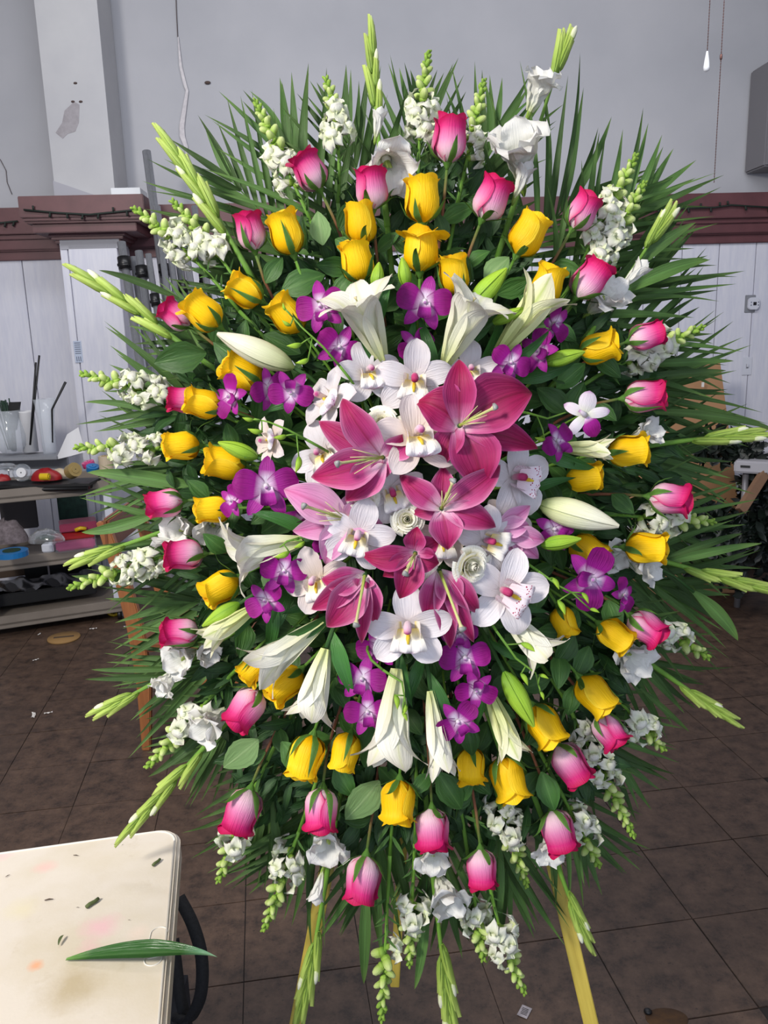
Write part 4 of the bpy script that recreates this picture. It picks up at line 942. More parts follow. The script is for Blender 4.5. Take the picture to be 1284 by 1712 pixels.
lily_bud((903, 912), (970, 900), 24, 'small, below the long white bud at the right', dd=.03)
lily_bud((842, 1122), (890, 1212), 34, 'fat and lime, pointing down at the lower right', dd=.01)
lily_bud((402, 1008), (340, 1046), 26, 'pointing down left, under the folded yellow rose')
lily_bud((432, 766), (366, 740), 25, 'with pale rib, touching a left yellow rose', dd=.005)
lily_bud((822, 541), (880, 517), 20, 'slim, crossing the yellowish lily', dd=.02)
lily_bud((680, 482), (672, 432), 22, 'upright, left of the flared yellow rose')
lily_bud((628, 486), (634, 440), 22, 'upright, right of the lower paired yellow rose')
# ---- purple orchids
for (x, y, r, roll, ph, dd, tilt, back) in [
    (538, 513, 38, 12, 'at the upper left, next to the left white lily', .01, (10, -12), 0), (566, 580, 34, -30, 'below the one next to the left white lily', .0, (20, 10), 0),
    (709, 507, 41, -6, 'at the top centre, under the flared yellow rose', .01, (5, 5), 0), (694, 582, 32, 40, 'above the white orchids at the top', .0, (-10, 20), 0),
    (388, 664, 33, 70, 'side-on, touching a yellow rose at the left', .01, (0, -40), 0), (448, 650, 32, 30, 'side-on, in the left group of three', .01, (10, 45), 0),
    (487, 655, 33, 178, 'upside down, in the left group of three', .012, (15, 0), 0), (444, 815, 47, 5, 'large, at the left beside the pale pink lily', .015, (0, 15), 0),
    (390, 838, 25, 60, 'small, overlapping a yellow rose at the left', .02, (0, -30), 0), (512, 865, 38, -60, 'dark, tucked under the pale pink lily', -.01, (20, 30), 0),
    (474, 955, 34, -10, 'on the white lily at the lower left, upper one', .03, (0, 12), 0), (446, 1004, 32, 40, 'on the white lily at the lower left, lower one', .03, (0, -20), 0),
    (632, 1082, 32, 10, 'below centre, under the drooping pink lily', .0, (10, -10), 0), (606, 1135, 36, -8, 'left one of the low cluster', .01, (0, -8), 0),
    (614, 1190, 34, 4, 'lowest of the left low cluster', .03, (0, 5), 0), (776, 1100, 38, 0, 'right of the large white orchid, wide dark petals', .01, (0, 4), 0),
    (795, 1152, 31, 175, 'white tipped, in the right low cluster', .03, (15, 5), 0), (765, 1205, 34, 35, 'lowest of the right low cluster', .03, (5, 5), 0),
    (985, 966, 47, -100, 'striped, at the right over a yellow rose', .02, (10, 15), 0), (1040, 995, 27, -60, 'small, right below the striped one', .01, (0, 40), 0),
    (978, 694, 36, -80, 'seen from behind with white back, at the right', .01, (0, 0), 1), (930, 738, 30, 30, 'dark, right of the big pink lily petal', .02, (0, 30), 0),
    (852, 607, 31, -30, 'at the upper right, left one of three', .015, (10, 10), 0), (900, 588, 33, 60, 'at the upper right, middle one of three', .0, (0, -35), 0),
    (926, 540, 30, -50, 'at the upper right, highest of three', .0, (10, 40), 0), (925, 885, 33, 60, 'behind the small green bud at the right', .0, (0, 15), 0),
    (545, 912, 22, 10, 'tiny, by bud stems left of the white orchid', .03, (0, 30), 0), (768, 1058, 27, 0, 'small, under the drooping right pink lily', .02, (20, 0), 0),
    (1030, 1010, 1, 0, '', 0, (0, 0), 9)]:
    if back != 9: dendrobium((x, y), r, roll, ph, dd, tilt, bool(back))
for a in [([(568, 612), (540, 580), (505, 548), (476, 515)], [(517, 600, 200, 24), (505, 575, 190, 26), (487, 545, 150, 18), (478, 520, 110, 14)], 'left of the upper left purple orchids'),
    ([(512, 735), (480, 718), (450, 706), (425, 700)], [(440, 722, 170, 26), (480, 728, 190, 24), (425, 702, 170, 20), (500, 762, 260, 30)], 'above the blush orchid at the left'),
    ([(640, 1120), (672, 1140), (680, 1185)], [(660, 1160, -80, 26), (678, 1175, -100, 20), (672, 1190, -60, 18)], 'in front of the large hanging white lily'),
    ([(830, 1055), (862, 1100), (895, 1125), (905, 1165)], [(870, 1075, -30, 28), (870, 1125, -60, 24), (900, 1128, -20, 18), (903, 1155, -70, 16)], 'right of the hanging purple orchids'),
    ([(900, 955), (935, 980), (975, 1000)], [(922, 965, -60, 24), (932, 1003, -65, 28), (972, 990, -60, 22), (985, 1018, -20, 18)], 'below the spotted orchid at the right'),
    ([(500, 900), (480, 905), (468, 915)], [(485, 922, 200, 28), (510, 905, 210, 22)], 'in front of the left white lily'),
    ([(880, 690), (915, 700), (945, 690)], [(912, 735, 170, 20)], 'right of the big pink lily')]:
    bud_spray(a[0], a[1], a[2], dd=.045)
# ---- white cymbidium orchids at the heart
cymbidium((614, 628), 52, 10, 'at the top left of the heart, below the white lily', dd=-.02, tilt=(-10, 15))
cymbidium((692, 635), 60, -4, 'at the top of the heart, above the cream rose', dd=-.015, tilt=(10, 0), col='column_r')
cymbidium((556, 672), 54, 60, 'facing left, above the left pink lily', dd=-.02, tilt=(-15, -45))
cymbidium((695, 735), 68, 8, 'largest with yellow throat, beside the big pink lily', dd=.035, tilt=(-15, 10), mat='cym_c', colname='blush')
cymbidium((598, 893), 58, -14, 'left of centre with lined lip, above a deep pink lily', dd=.02, tilt=(10, 0))
cymbidium((655, 820), 52, 20, 'in the middle, touching the lowest petal of the left lily', dd=.005, tilt=(15, 5), col='column_r')
cymbidium((778, 765), 44, -20, 'peeping out between the petals of the big lily', dd=-.02, tilt=(5, -10), col='column_r', mat='cym_c', colname='blush')
cymbidium((858, 800), 62, 75, 'spotted red, right of the big pink lily', dd=-.02, tilt=(0, 20), spots=True, col='column_r')
cymbidium((812, 905), 56, 70, 'right of centre, above the cream rose at the right', dd=.0, tilt=(0, 15), col='column_r')
cymbidium((683, 1046), 68, 2, 'lowest and largest, cup lip with yellow throat', dd=.01, tilt=(6, -4))
cymbidium((842, 988), 68, 60, 'with heavily spotted red lip, at the lower right', dd=.01, tilt=(0, 6), spots=True, col='column_r')
cymbidium((704, 985), 46, -20, 'small, above the lowest white orchid', dd=-.01, tilt=(5, 10), col='column_r')
cymbidium((533, 970), 54, 20, 'at the lower left, half under the drooping lily', dd=-.01, tilt=(5, -15), mat='cym_c', colname='blush')
cymbidium((785, 622), 48, 0, 'behind the big lily, upper right of the heart', dd=-.04, tilt=(0, 0))
cymbidium((545, 760), 56, 30, 'behind the left pink lily petals', dd=-.03, tilt=(0, -20))
cymbidium((458, 738), 40, 95, 'small, side-on, at the left below bud stems', dd=-.02, tilt=(0, -50), mat='cym_c', colname='blush')
cymbidium((740, 905), 50, 0, 'behind the lower petals of the central lily', dd=-.02, tilt=(0, 0), mat='cym_c', colname='blush')
cymbidium((845, 1000 - 130), 40, 120, 'peeping behind the pink buds at the right', dd=-.03, tilt=(0, 0), mat='cym_c', colname='blush')
# ---- cream roses facing the viewer
def open_rose(c, r, phrase, dd=0.0, tilt=(0, 0)):
    z = depth('centre', c[0], c[1], dd + .022)
    T = Thing('rose', f'cream rose {phrase}', 'rose', 'cream roses in the heart of the spray', c[0], c[1], z)
    Rm = Matrix.Rotation(math.radians(tilt[1]), 4, 'Y') @ Matrix.Rotation(math.radians(tilt[0]), 4, 'X'); a = 0
    for k in range(19):
        f = k / 18; a += 2.3; R_ = r * (.10 + .9 * f**1.05); h = r * (.62 - .42 * f**1.6); ha = 1.5 - .75 * f; ph = rnd(0, 6)
        def fn(t, u, a=a, R_=R_, h=h, ha=ha, f=f, ph=ph):
            an = a + u * ha; rr = R_ * ((.55 + .45 * t**.8) if f > .3 else (1 - .45 * t)) + r * .035 * u + r * .10 * f * t**4
            return (rr * math.cos(an), rr * math.sin(an), h * t - r * .14 * f * t**4 - r * .05 * u * u * t + r * .012 * math.sin(6 * u + ph))
        T.add('petal', MB().grid(fn, 7, 8).mesh('petal', M['rose_w']), Rm)
    stem_to_core(T, (0, 0, 0), (0, 0, 1), mat='stem', r0=3, r1=3, k=.7)
open_rose((638, 710), 33, 'spiral centred, between the left lily and the blush orchid', dd=.0, tilt=(-15, 0))
open_rose((606, 832), 27, 'small, full of fine petals, under the left lily', dd=.0)
open_rose((786, 945), 36, 'at the lower right of the heart, ruffled', dd=.0, tilt=(10, 25))
open_rose((680, 868), 28, 'just below the middle orchid', dd=-.01)
# ---- pink lilies:  x, y, width, lift, dz, sway, twist
pink_lily((768, 712), [(905, 748, 50, .12, -12, .02), (742, 782, 46, .32, -18, -.14, .5), (768, 600, 50, .40, 10, .03, -.2), (893, 655, 88, .30, 2, .10), (695, 672, 74, .38, -8, -.16, .2), (803, 822, 78, .28, -10, .10)],
    (815, 690), 'lily_pd', 'largest, right of centre with six broad petals', dd=.05, colname='deep pink')
pink_lily((640, 765), [(530, 700, 48, .14, -14, .05), (637, 804, 34, .3, -10), (678, 722, 42, .42, -14, -.2, .4), (576, 838, 54, .25, -6, .05), (518, 797, 62, .32, 0, .07), (572, 664, 50, .42, 8, .06, -.3)],
    (574, 777), 'lily_p', 'at the left of centre, its pistil pointing left', dd=.045)
pink_lily((738, 850), [(840, 775, 46, .3, -8, -.05), (668, 792, 42, .3, -12, .05), (690, 858, 30, .2, -16), (832, 882, 44, .28, -6, .05), (742, 778, 42, .2, 0), (749, 920, 52, .32, 4, .02)],
    (752, 812), 'lily_p', 'in the middle right, pistil pointing up', dd=.035)
pink_lily((580, 868), [(640, 876, 38, .25, -10), (592, 820, 34, .3, -6), (543, 945, 46, .3, -6, -.05), (486, 888, 40, .25, -10, .05), (472, 818, 58, .3, 4, -.05), (600, 838, 28, .4, 10)],
    (520, 848), 'lily_pp', 'pale, at the left edge of the heart', dd=.02, colname='pale pink')
pink_lily((694, 925), [(640, 965, 36, .3, -8), (735, 905, 36, .3, -8, .06), (735, 942, 40, .34, -4, -.1, .3), (603, 926, 40, .34, -6, .12, .3), (698, 880, 34, .45, 6, .1), (668, 1002, 46, .35, 4, .02)],
    (680, 950), 'lily_pd', 'below the centre with tightly curled petals', dd=.045, colname='deep pink')
pink_lily((610, 962), [(628, 1045, 40, .2, -14), (518, 1022, 40, .25, -10), (604, 1080, 30, .25, -10), (536, 968, 44, .36, 0, .12, .3), (545, 1050, 58, .34, 2, .04), (606, 985, 34, .45, 12)],
    (598, 1030), 'lily_p', 'drooping at the lower left of the heart', dd=.03, ns=0)
pink_lily((735, 955), [(802, 1028, 38, .3, -6, .05), (755, 1090, 36, .2, -12), (796, 1080, 30, .2, -14), (716, 1040, 40, .34, -4, -.08), (768, 1015, 44, .34, 0)],
    (764, 1036), 'lily_p', 'drooping at the lower right of the heart', dd=.015, ns=0)
pink_lily((832, 882), [(892, 898, 30, .2, -8), (888, 845, 30, .3, 0), (885, 878, 34, .35, 8)], (870, 885), 'lily_pp', 'half open, small, at the right beside the orchids', dd=.0, stam=False, colname='pale pink')
pink_lily((850, 893), [(868, 940, 26, .2, -6), (904, 935, 30, .2, -8), (912, 903, 34, .3, 4)], (880, 905), 'lily_pp', 'narrow, under the half open one at the right', dd=.0, stam=False, colname='pale pink')
# ================================================================= THINGS IN THE ROOM
def V3(v): return tuple(v)
# ---- easel
M['easel'] = plain('yellow_painted_wood', 'C2AC4A', .5, c2='AE983C', nscale=4, bump=.15, stretch=(30, 30, 2))
zt = 1.50
def bar(p, q, w, d, name, mat, parent, fw=None, bevel=.0015):
    p, q = Vector(p), Vector(q); z = (q - p).normalized(); r = Vector(fw or (0, -1, 0)); y = (r - z * r.dot(z)).normalized(); x = y.cross(z); L = (q - p).length
    return link(name, MB().box((0, 0, L / 2), (w, d, L)).mesh(name, mat, False, bevel=bevel), parent, frame(p, x, y, z))
ez = bpy.data.objects.new('easel', None); COL.objects.link(ez); tag(ez, 'yellow wooden tripod easel standing behind the flower spray', 'easel')
def leg_end(px, py, z0, px2, py2, z2):
    a = P(px, py, z0); b_ = P(px2, py2, z2); d = (b_ - a).normalized(); return a, b_ + d * ((0.0 - b_.z) / d.z)
top = P(718, 560, 1.50)
for (px, py) in ((988, 1712), (496, 1712)):
    q = P(px, py, 1.50); d = (q - top).normalized(); foot = top + d * ((.0 - top.z) / d.z); bar(top, foot, .027, .012, 'leg', M['easel'], ez)
q = P(660, 1648, 1.78); d = (q - top).normalized(); foot = top + Vector((0, .02, -.03)) + d * ((.0 - top.z) / d.z)
bar(top + Vector((0, .02, -.03)), q + Vector((0, 0, -.0)), .02, .012, 'leg', M['easel'], ez)
bar(P(560, 1180, 1.485), P(880, 1175, 1.485), .03, .012, 'crossbar', M['easel'], ez)
# ---- foreground folding table
tz = .74; cA = G(303, 1380, tz); cB = G(0, 1422, tz); cC = G(291, 1712, tz)
tx = (cA - cB).normalized(); ty = Vector((-tx.y, tx.x, 0)); tw, tl = 1.6, .76
tb = bpy.data.objects.new('folding_table', None); COL.objects.link(tb); tb.matrix_world = frame(Vector((cA.x, cA.y, 0)), tx, ty, WZ)
tag(tb, 'white plastic folding table with stained top in the foreground', 'table')
def rrect(w, l, r, n=8):
    pts = []
    for (cx_, cy_, a0) in ((-r, -r, 0), (-w + r, -r, 90), (-w + r, -l + r, 180), (-r, -l + r, 270)):
        for k in range(n + 1):
            a = math.radians(a0 + 90 * k / n); pts.append((cx_ + r * math.cos(a), cy_ + r * math.sin(a)))
    return pts
def table_mat():
    m, nt, b, N, L = base_mat('stained_white_plastic'); tc = N.new('ShaderNodeTexCoord'); o = tc.outputs['Object']
    n1 = noise_n(nt, o, 5, 5, .6); n2 = noise_n(nt, o, 16, 5, .7); n3 = noise_n(nt, o, 7.3, 3)
    c = ramp(nt, n1, [(.35, 'CCC0AA'), (.6, 'D6CCBE')])
    c = mixc(nt, math_n(nt, 'MULTIPLY', math_n(nt, 'SMOOTH_MIN', math_n(nt, 'MAXIMUM', math_n(nt, 'MULTIPLY_ADD', n2, 6, -3.7), 0), 1, .1), .35), c, hexc('A8946C'))
    sx = N.new('ShaderNodeSeparateXYZ'); L.new(o, sx.inputs[0])
    def blob(x, y, r, col, amt, c):
        dx = math_n(nt, 'SUBTRACT', sx.outputs[0], x); dy = math_n(nt, 'SUBTRACT', sx.outputs[1], y)
        d = math_n(nt, 'SQRT', math_n(nt, 'ADD', math_n(nt, 'MULTIPLY', dx, dx), math_n(nt, 'MULTIPLY', dy, dy)))
        d = math_n(nt, 'ADD', math_n(nt, 'DIVIDE', d, r), math_n(nt, 'MULTIPLY_ADD', n2, 1.6, -.8))
        f = math_n(nt, 'MULTIPLY', math_n(nt, 'MINIMUM', math_n(nt, 'MAXIMUM', math_n(nt, 'SUBTRACT', 1.15, d), 0), 1), amt)
        return mixc(nt, f, c, hexc(col))
    def tp(px, py):
        v = tb.matrix_world.inverted() @ G(px, py, tz); return v.x, v.y
    for (px, py, r, cc, a) in ((170, 1550, .032, 'E8A0B8', .45), (75, 1450, .02, 'F0A0A0', .35), (120, 1650, .05, 'A89468', .6), (60, 1615, .012, 'E89050', .6), (150, 1585, .02, 'E8A8B8', .35), (5, 1430, .02, 'F0B0B8', .4), (40, 1520, .03, 'D8CC90', .3), (230, 1560, .02, 'E8C8B8', .3)):
        x, y = tp(px, py); c = blob(x, y, r, cc, a, c)
    L.new(c, b.inputs['Base Color']); b.inputs['Roughness'].default_value = .42
    bp = N.new('ShaderNodeBump'); bp.inputs['Strength'].default_value = .15; bp.inputs['Distance'].default_value = .001; L.new(noise_n(nt, o, 220, 2), bp.inputs['Height']); L.new(bp.outputs[0], b.inputs['Normal'])
    return m
M['tabletop'] = table_mat(); M['whiteplastic'] = plain('white_plastic', 'D9D4CA', .4); M['greymetal'] = plain('grey_metal', '8A8C90', .35, .9)
top_ = MB().prism(rrect(tw, tl, .045), tz - .045, tz); link('tabletop', top_.mesh('tabletop', M['tabletop'], False, bevel=.006), tb)
# raised rim line just inside the edge, and the moulded handle recess
o1 = rrect(tw - .02, tl - .02, .038); b = MB(); b.tube([(x - .01, y - .01, tz + .0) for (x, y) in o1 + o1[:1]], .0022, 6); link('rim', b.mesh('rim', M['whiteplastic']), tb)
TI = tb.matrix_world.inverted(); h0 = TI @ G(266, 1560, tz); h1 = TI @ G(256, 1604, tz)
hd = (h1 - h0).normalized(); hs_ = Vector((-hd.y, hd.x, 0)); ring = []
for k in range(24):
    a = math.pi * k / 11.5; e = (h1 if math.sin(a) > 0 else h0); ring.append(tuple(e + hs_ * math.cos(a) * .013 + hd * math.sin(a) * .013 + Vector((0, 0, .0005))))
b = MB(); b.tube(ring + ring[:1], .0011, 5); link('handle_recess', b.mesh('handle_recess', M['whiteplastic']), tb)
b = MB()      # embossed lettering in the recess: W  V
def stroke(p, q): b.tube([h1 - hd * p[0] + hs_ * p[1] + Vector((0, 0, .0004)), h1 - hd * q[0] + hs_ * q[1] + Vector((0, 0, .0004))], .0007, 4)
for (x_, s) in ((.002, 1), (.014, -1)):
    for (p, q) in (((0, -.008), (.003 * s, .008)), ((.003 * s, .008), (.005, -.002)), ((.005, -.002), (.008, .008)), ((.008, .008), (.010, -.008))): stroke((p[0] + x_, p[1]), (q[0] + x_, q[1]))
link('embossed_letters', b.mesh('embossed_letters', M['whiteplastic']), tb)
link('apron', MB().box((-tw / 2, -tl / 2, tz - .06), (tw - .08, tl - .08, .035)).mesh('apron', M['greymetal'], False, bevel=.003), tb)
for sx in (-.12, -tw + .12):
    for sy in (-.08, -tl + .08): link('leg', MB().tube([(sx, sy, tz - .05), (sx, sy, .0)], .013, 10).mesh('leg', M['greymetal']), tb)
    link('leg_brace', MB().tube([(sx, -.08, .12), (sx, -tl + .08, .12)], .009, 8).mesh('leg_brace', M['greymetal']), tb)
# scraps lying on the table
def on_table(name, px, py, label, cat, me_fn, ang, s, dz=.003, grp=None):
    p = G(px, py, tz + .001); a = math.radians(ang); x = Vector((math.cos(a), math.sin(a), 0)); y = Vector((-x.y, x.x, 0))
    o = link(name, me_fn, None, frame(p + Vector((0, 0, dz)), x, y, WZ, s)); tag(o, label, cat, grp); return o
M['cutstem'] = plain('cut_stem', '5E6A3A', .7, c2='3E4A28', nscale=300); M['driedscrap'] = plain('dried_scrap', '4A3A2C', .8)
stub = MB().tube([(-.5, 0, 0), (-.2, .02, .02), (.2, -.02, .0), (.5, .03, 0)], [.13, .14, .13, .12], 9).mesh('stem_cutting', M['cutstem'])
on_table('stem_cutting', 262, 1444, 'short green stem cutting near the far corner of the white table', 'stem cutting', stub, 62, .019)
on_table('stem_cutting', 155, 1512, 'brownish green stem cutting in the middle of the white table', 'stem cutting', stub, 55, .024)
chip = MB().grid(petal_fn((1, .2, .05), .25, lift=.15, cup=.4, sway=.1), 8, 3).mesh('leaf_chip', M['cutstem'])
on_table('leaf_chip', 98, 1583, 'curled green leaf chip left of the long leaf on the table', 'leaf chip', chip, 75, .02)
sliver = MB().tube([(-.5, 0, 0), (0, .05, .04), (.5, 0, 0)], [.05, .09, .03], 6).mesh('plant_scrap', M['driedscrap'])
for (x, y, a, s, l) in ((82, 1505, 10, .014, 'dark pointed scrap left of the middle stem cutting'), (127, 1431, -10, .010, 'thin scrap on the far half of the table'), (13, 1465, 50, .008, 'tiny dark scrap at the left edge of the table'), (216, 1539, 0, .004, 'small dark crumb above the pink stain'), (130, 1518, 0, .005, 'small brown crumb beside the middle stem cutting'), (205, 1413, 60, .004, 'tiny crumb nearest the gladiolus tip'), (241, 1390, 20, .003, 'speck near the far edge of the table')):
    on_table('plant_scrap', x, y, l, 'scrap', sliver, a, s, dz=.001)
# the long glossy leaf on the table
p0 = G(110, 1604, tz + .004); p1 = G(292, 1592, tz + .012); p2 = G(362, 1612, tz + .004)
x = (p1 - p0); xl = x.length; x = x.normalized(); y = WZ.cross(x)
Lm = frame(p0, x, y, WZ, (p2 - p0).length)
M['glossleaf'] = petal_mat('glossy_lily_leaf', [(0, '6E9A4C'), (.15, '2E5A22'), (.7, '2A5222'), (.85, '5F8A68'), (1, '7FA080')], vein=.07, trans=.05, rough=.22, across=16, mid=('6A8E58', 10, .4))
lo = link('long_leaf', MB().grid(petal_fn((1, -.04, .0), .165, lift=.06, pk=.5, base=.13, p=1.15, q=1.15, cup=.1, fold=.35, sway=.045), 26, 6).mesh('long_leaf', M['glossleaf']), None, Lm)
tag(lo, 'single long glossy green leaf lying across the table edge', 'leaf')
# ---- black bag straps hanging behind the table edge
M['strap'] = plain('black_webbing', '0E0E10', .8, c2='1A1A1C', nscale=200, bump=.4)
M['bagcloth'] = plain('dark_blue_black_fabric', '14161E', .85, bump=.3, nscale=60)
sb = bpy.data.objects.new('tote_bag', None); COL.objects.link(sb); tag(sb, 'black bag with looped strap hanging beside the white table', 'bag')
def ribbon(pts, w, thick, wdir, name, mat, parent, uneven=0):
    b = MB(); n = len(pts); W_ = Vector(wdir).normalized()
    P_ = [Vector(p) for p in pts]
    def cr(t):
        q = t * (n - 1); i = min(int(q), n - 2); s = q - i; a = P_[max(i - 1, 0)]; c = P_[i]; d = P_[i + 1]; e = P_[min(i + 2, n - 1)]
        return .5 * ((2 * c) + (d - a) * s + (2 * a - 5 * c + 4 * d - e) * s * s + (3 * c - a - 3 * d + e) * s**3)
    m = n * 5; prev = None
    for i in range(m + 1):
        t = i / m; p = cr(t); d = (cr(min(1, t + .01)) - cr(max(0, t - .01))).normalized(); s = (W_ - d * W_.dot(d)).normalized(); nn = d.cross(s)
        for (a, c) in ((-1, -1), (1, -1), (1, 1), (-1, 1)): b.v.append(p + s * (a * w / 2) + nn * (c * thick / 2)); b.uv.append((a, t))
    for i in range(m):
        q = i * 4
        for k in range(4): k2 = (k + 1) % 4; b.f.append((q + k, q + k2, q + 4 + k2, q + 4 + k)); b.mi.append(0)
    b.f.append((3, 2, 1, 0)); b.mi.append(0); q = m * 4; b.f.append((q, q + 1, q + 2, q + 3)); b.mi.append(0)
    return link(name, b.mesh(name, mat, True, fix=True), parent)
sd = [(299, 1500, 1.60), (322, 1545, 1.57), (337, 1600, 1.55), (336, 1660, 1.54), (320, 1700, 1.55), (304, 1712, 1.57)]
ribbon([P(*q) for q in sd], .024, .003, RT + FW * .3, 'strap', M['strap'], sb)
ribbon([P(*q) for q in [(290, 1570, 1.62), (296, 1620, 1.6), (302, 1670, 1.58), (312, 1708, 1.57)]], .022, .003, RT + FW * .5, 'strap', M['strap'], sb)
b = MB(); bc = P(300, 1790, 1.6)
b.box((bc.x - .10, bc.y + .05, .16), (.16, .30, .31)); link('bag_body', b.mesh('bag_body', M['bagcloth'], False, bevel=.02), sb)
b = MB(); b.tube([P(290, 1700, 1.57), P(316, 1708, 1.56)], .008, 8); link('buckle', b.mesh('buckle', M['strap']), sb)
# ---- wooden chair behind the spray, left
M['wood'] = plain('orange_brown_wood', 'A0663A', .45, c2='8C5630', nscale=3, bump=.1, stretch=(20, 20, 1.5)); M['wood_d'] = plain('dark_orange_wood', '7E4A2A', .45, c2='6E3E22', nscale=4)
f1 = G(245, 1252, 0); dep = (f1 - CAM).dot(FW)
ch = bpy.data.objects.new('wooden_chair', None); COL.objects.link(ch); ch.location = (f1.x, f1.y, 0)
tag(ch, 'light brown wooden chair half hidden behind the left of the spray', 'chair')
def at_y(px, py, Yv):
    d = P(px, py, 1) - CAM; return CAM + d * (Yv / d.y)
def taper(pts, w0, w1, d, name, mat):
    b = MB(); n = len(pts)
    for i, p in enumerate(pts):
        w = w0[i] if isinstance(w0, list) else w0
        for (a, c) in ((-1, -1), (1, -1), (1, 1), (-1, 1)): b.v.append(Vector(p) + Vector((a * w / 2, c * d / 2, 0)) - Vector((f1.x, f1.y, 0))); b.uv.append((0, i / n))
    for i in range(n - 1):
        q = i * 4
        for k in range(4): k2 = (k + 1) % 4; b.f.append((q + k, q + k2, q + 4 + k2, q + 4 + k)); b.mi.append(0)
    b.f.append((3, 2, 1, 0)); b.mi.append(0); q = (n - 1) * 4; b.f.append((q, q + 1, q + 2, q + 3)); b.mi.append(0)
    return link(name, b.mesh(name, mat, False, bevel=.004, fix=True), ch)
Yc = f1.y
prof_px = [(246, 1252, .034), (242, 1150, .056), (236, 1100, .062), (226, 1045, .062), (210, 985, .058), (192, 930, .052), (172, 872, .045)]
legp = [(at_y(x, y, Yc), w) for (x, y, w) in prof_px]
taper([p for p, w in legp], [w for p, w in legp], None, .035, 'leg', M['wood'])
p2 = [(Vector((p.x, p.y + .42, p.z)), w) for p, w in legp]; taper([p for p, w in p2], [w for p, w in p2], None, .035, 'leg', M['wood'])
fx = .46
for dy in (0, .42): taper([(f1.x + fx, Yc + dy, 0), (f1.x + fx, Yc + dy, .43)], [.034, .045], None, .035, 'leg', M['wood'])
sp = at_y(236, 1096, Yc)
def cb(c, d, name, mat, bev=.006): link(name, MB().box((c[0] - f1.x, c[1] - Yc, c[2]), d).mesh(name, mat, False, bevel=bev), ch)
for dy in (0, .42): cb((f1.x + fx / 2, Yc + dy, .30), (fx, .022, .045), 'side_rail', M['wood'])
cb((f1.x + fx / 2 - .0, Yc + .21, .445), (fx + .04, .46, .03), 'seat', M['wood_d'], .01)
pt = at_y(180, 893, Yc); cb((pt.x, Yc + .21, pt.z), (.03, .46, .13), 'top_rail', M['wood_d'], .01)
pt = at_y(206, 965, Yc); cb((pt.x, Yc + .21, pt.z), (.025, .42, .05), 'back_rail', M['wood_d'])
# ---- bundle of metal poles leaning on the wall behind
M['alu'] = plain('brushed_aluminium', 'A4A6AC', .3, .65, c2='94969C', nscale=8, stretch=(30, 30, .5)); M['blackplastic'] = plain('black_plastic', '121214', .4)
PL = [((245, 253), (352, 1055), 15, None, 'tallest', 4.75), ((203, 405), (300, 1050), 15, 440, 'leftmost, with a black clamp near its top', 4.62), ((232, 420), (325, 1050), 14, 455, 'second from the left with a black clamp', 4.62),
      ((262, 345), (350, 1050), 13, 452, 'third from the left', 4.68), ((325, 345), (418, 1050), 11, 470, 'farthest right with a short top', 4.78), ((248, 425), (342, 1050), 11, 500, 'thin, between the clamped ones', 4.56),
      ((292, 380), (385, 1050), 14, 480, 'in the middle of the bundle', 4.66), ((282, 400), (365, 1050), 12, 520, 'just left of the middle one', 4.56), ((308, 400), (402, 1050), 13, 515, 'right of the middle one', 4.6),
      ((272, 430), (356, 1050), 11, 540, 'low topped, in front', 4.5), ((338, 420), (430, 1050), 12, 540, 'low topped at the right rear', 4.72), ((222, 430), (316, 1050), 12, None, 'plain, behind the two left clamps', 4.7)]
for (t_, b_, w, clampy, ph, z) in PL:
    a = P(t_[0], t_[1], z); q = P(b_[0], b_[1], z); d = (q - a).normalized(); q = a + d * ((0 - a.z) / d.z) if d.z < 0 else q
    if q.y > 5.2: q.y = 5.2
    o = bpy.data.objects.new('metal_pole', None); COL.objects.link(o); o.location = q; tag(o, f'silver metal pole leaning on the wall, {ph}', 'pole', 'metal poles leaning behind the spray')
    r = w / FPX * z / 2; D = a - q
    mid = .45
    b = MB(); b.tube([(0, 0, 0), D * mid, D * mid + D.normalized() * .002, D], [r * 1.12, r * 1.12, r * .95, r * .95], 14); link('tube', b.mesh('tube', M['alu']), o)
    if clampy:
        s = (clampy - t_[1]) / (b_[1] - t_[1]); c = D * (1 - s); dn = D.normalized()
        b = MB(); b.tube([c - dn * .035, c + dn * .035], r * 1.45, 14); cl_ = link('clamp', b.mesh('clamp', M['blackplastic']), o)
        b = MB(); b.tube([c + Vector((-r * 1.2, -r * 1.2, -.01)), c + Vector((r * 1.2, -r * 1.4, -.01))], .009, 8); link('knob', b.mesh('knob', M['blackplastic']), cl_)
# ---- string lights on the rail
M['cord'] = plain('dark_green_cord', '15201A', .7)
def string_light(pts, name, label):
    o = bpy.data.objects.new(name, None); COL.objects.link(o); o.matrix_world = WM; tag(o, label, 'string lights')
    v = []
    for (x, y, off_) in pts: s, z = ws(x, y, off_); v.append(Vector((s, -off_ - .004, z)))
    b = MB(); b.tube(v, .006, 6); link('cord', b.mesh('cord', M['cord']), o)
    for i in range(len(v) - 1):
        for k in (.3, .8):
            p = v[i].lerp(v[i + 1], k); sg = -1 if rnd(0, 1) < .75 else 1
            bl = link('bulb_socket', MB().tube([p, p + Vector((rnd(-.01, .01), -.004, .028 * sg))], [.006, .007], 6).mesh('bulb_socket', M['cord']), o)
string_light([(40, 351, .51), (95, 356, .51), (150, 359, .51), (200, 354, .51), (238, 350, .51)], 'string_lights', 'dark string lights draped across the maroon pilaster cap at the left')
string_light([(-30, 374, .125), (0, 373, .125), (30, 370, .125)], 'string_lights', 'short run of dark string lights at the far left of the rail')
string_light([(1060, 352, .125), (1110, 350, .125), (1160, 348, .125), (1195, 347, .125), (1222, 343, .125), (1300, 348, .125)], 'string_lights', 'dark string lights along the maroon rail at the right')
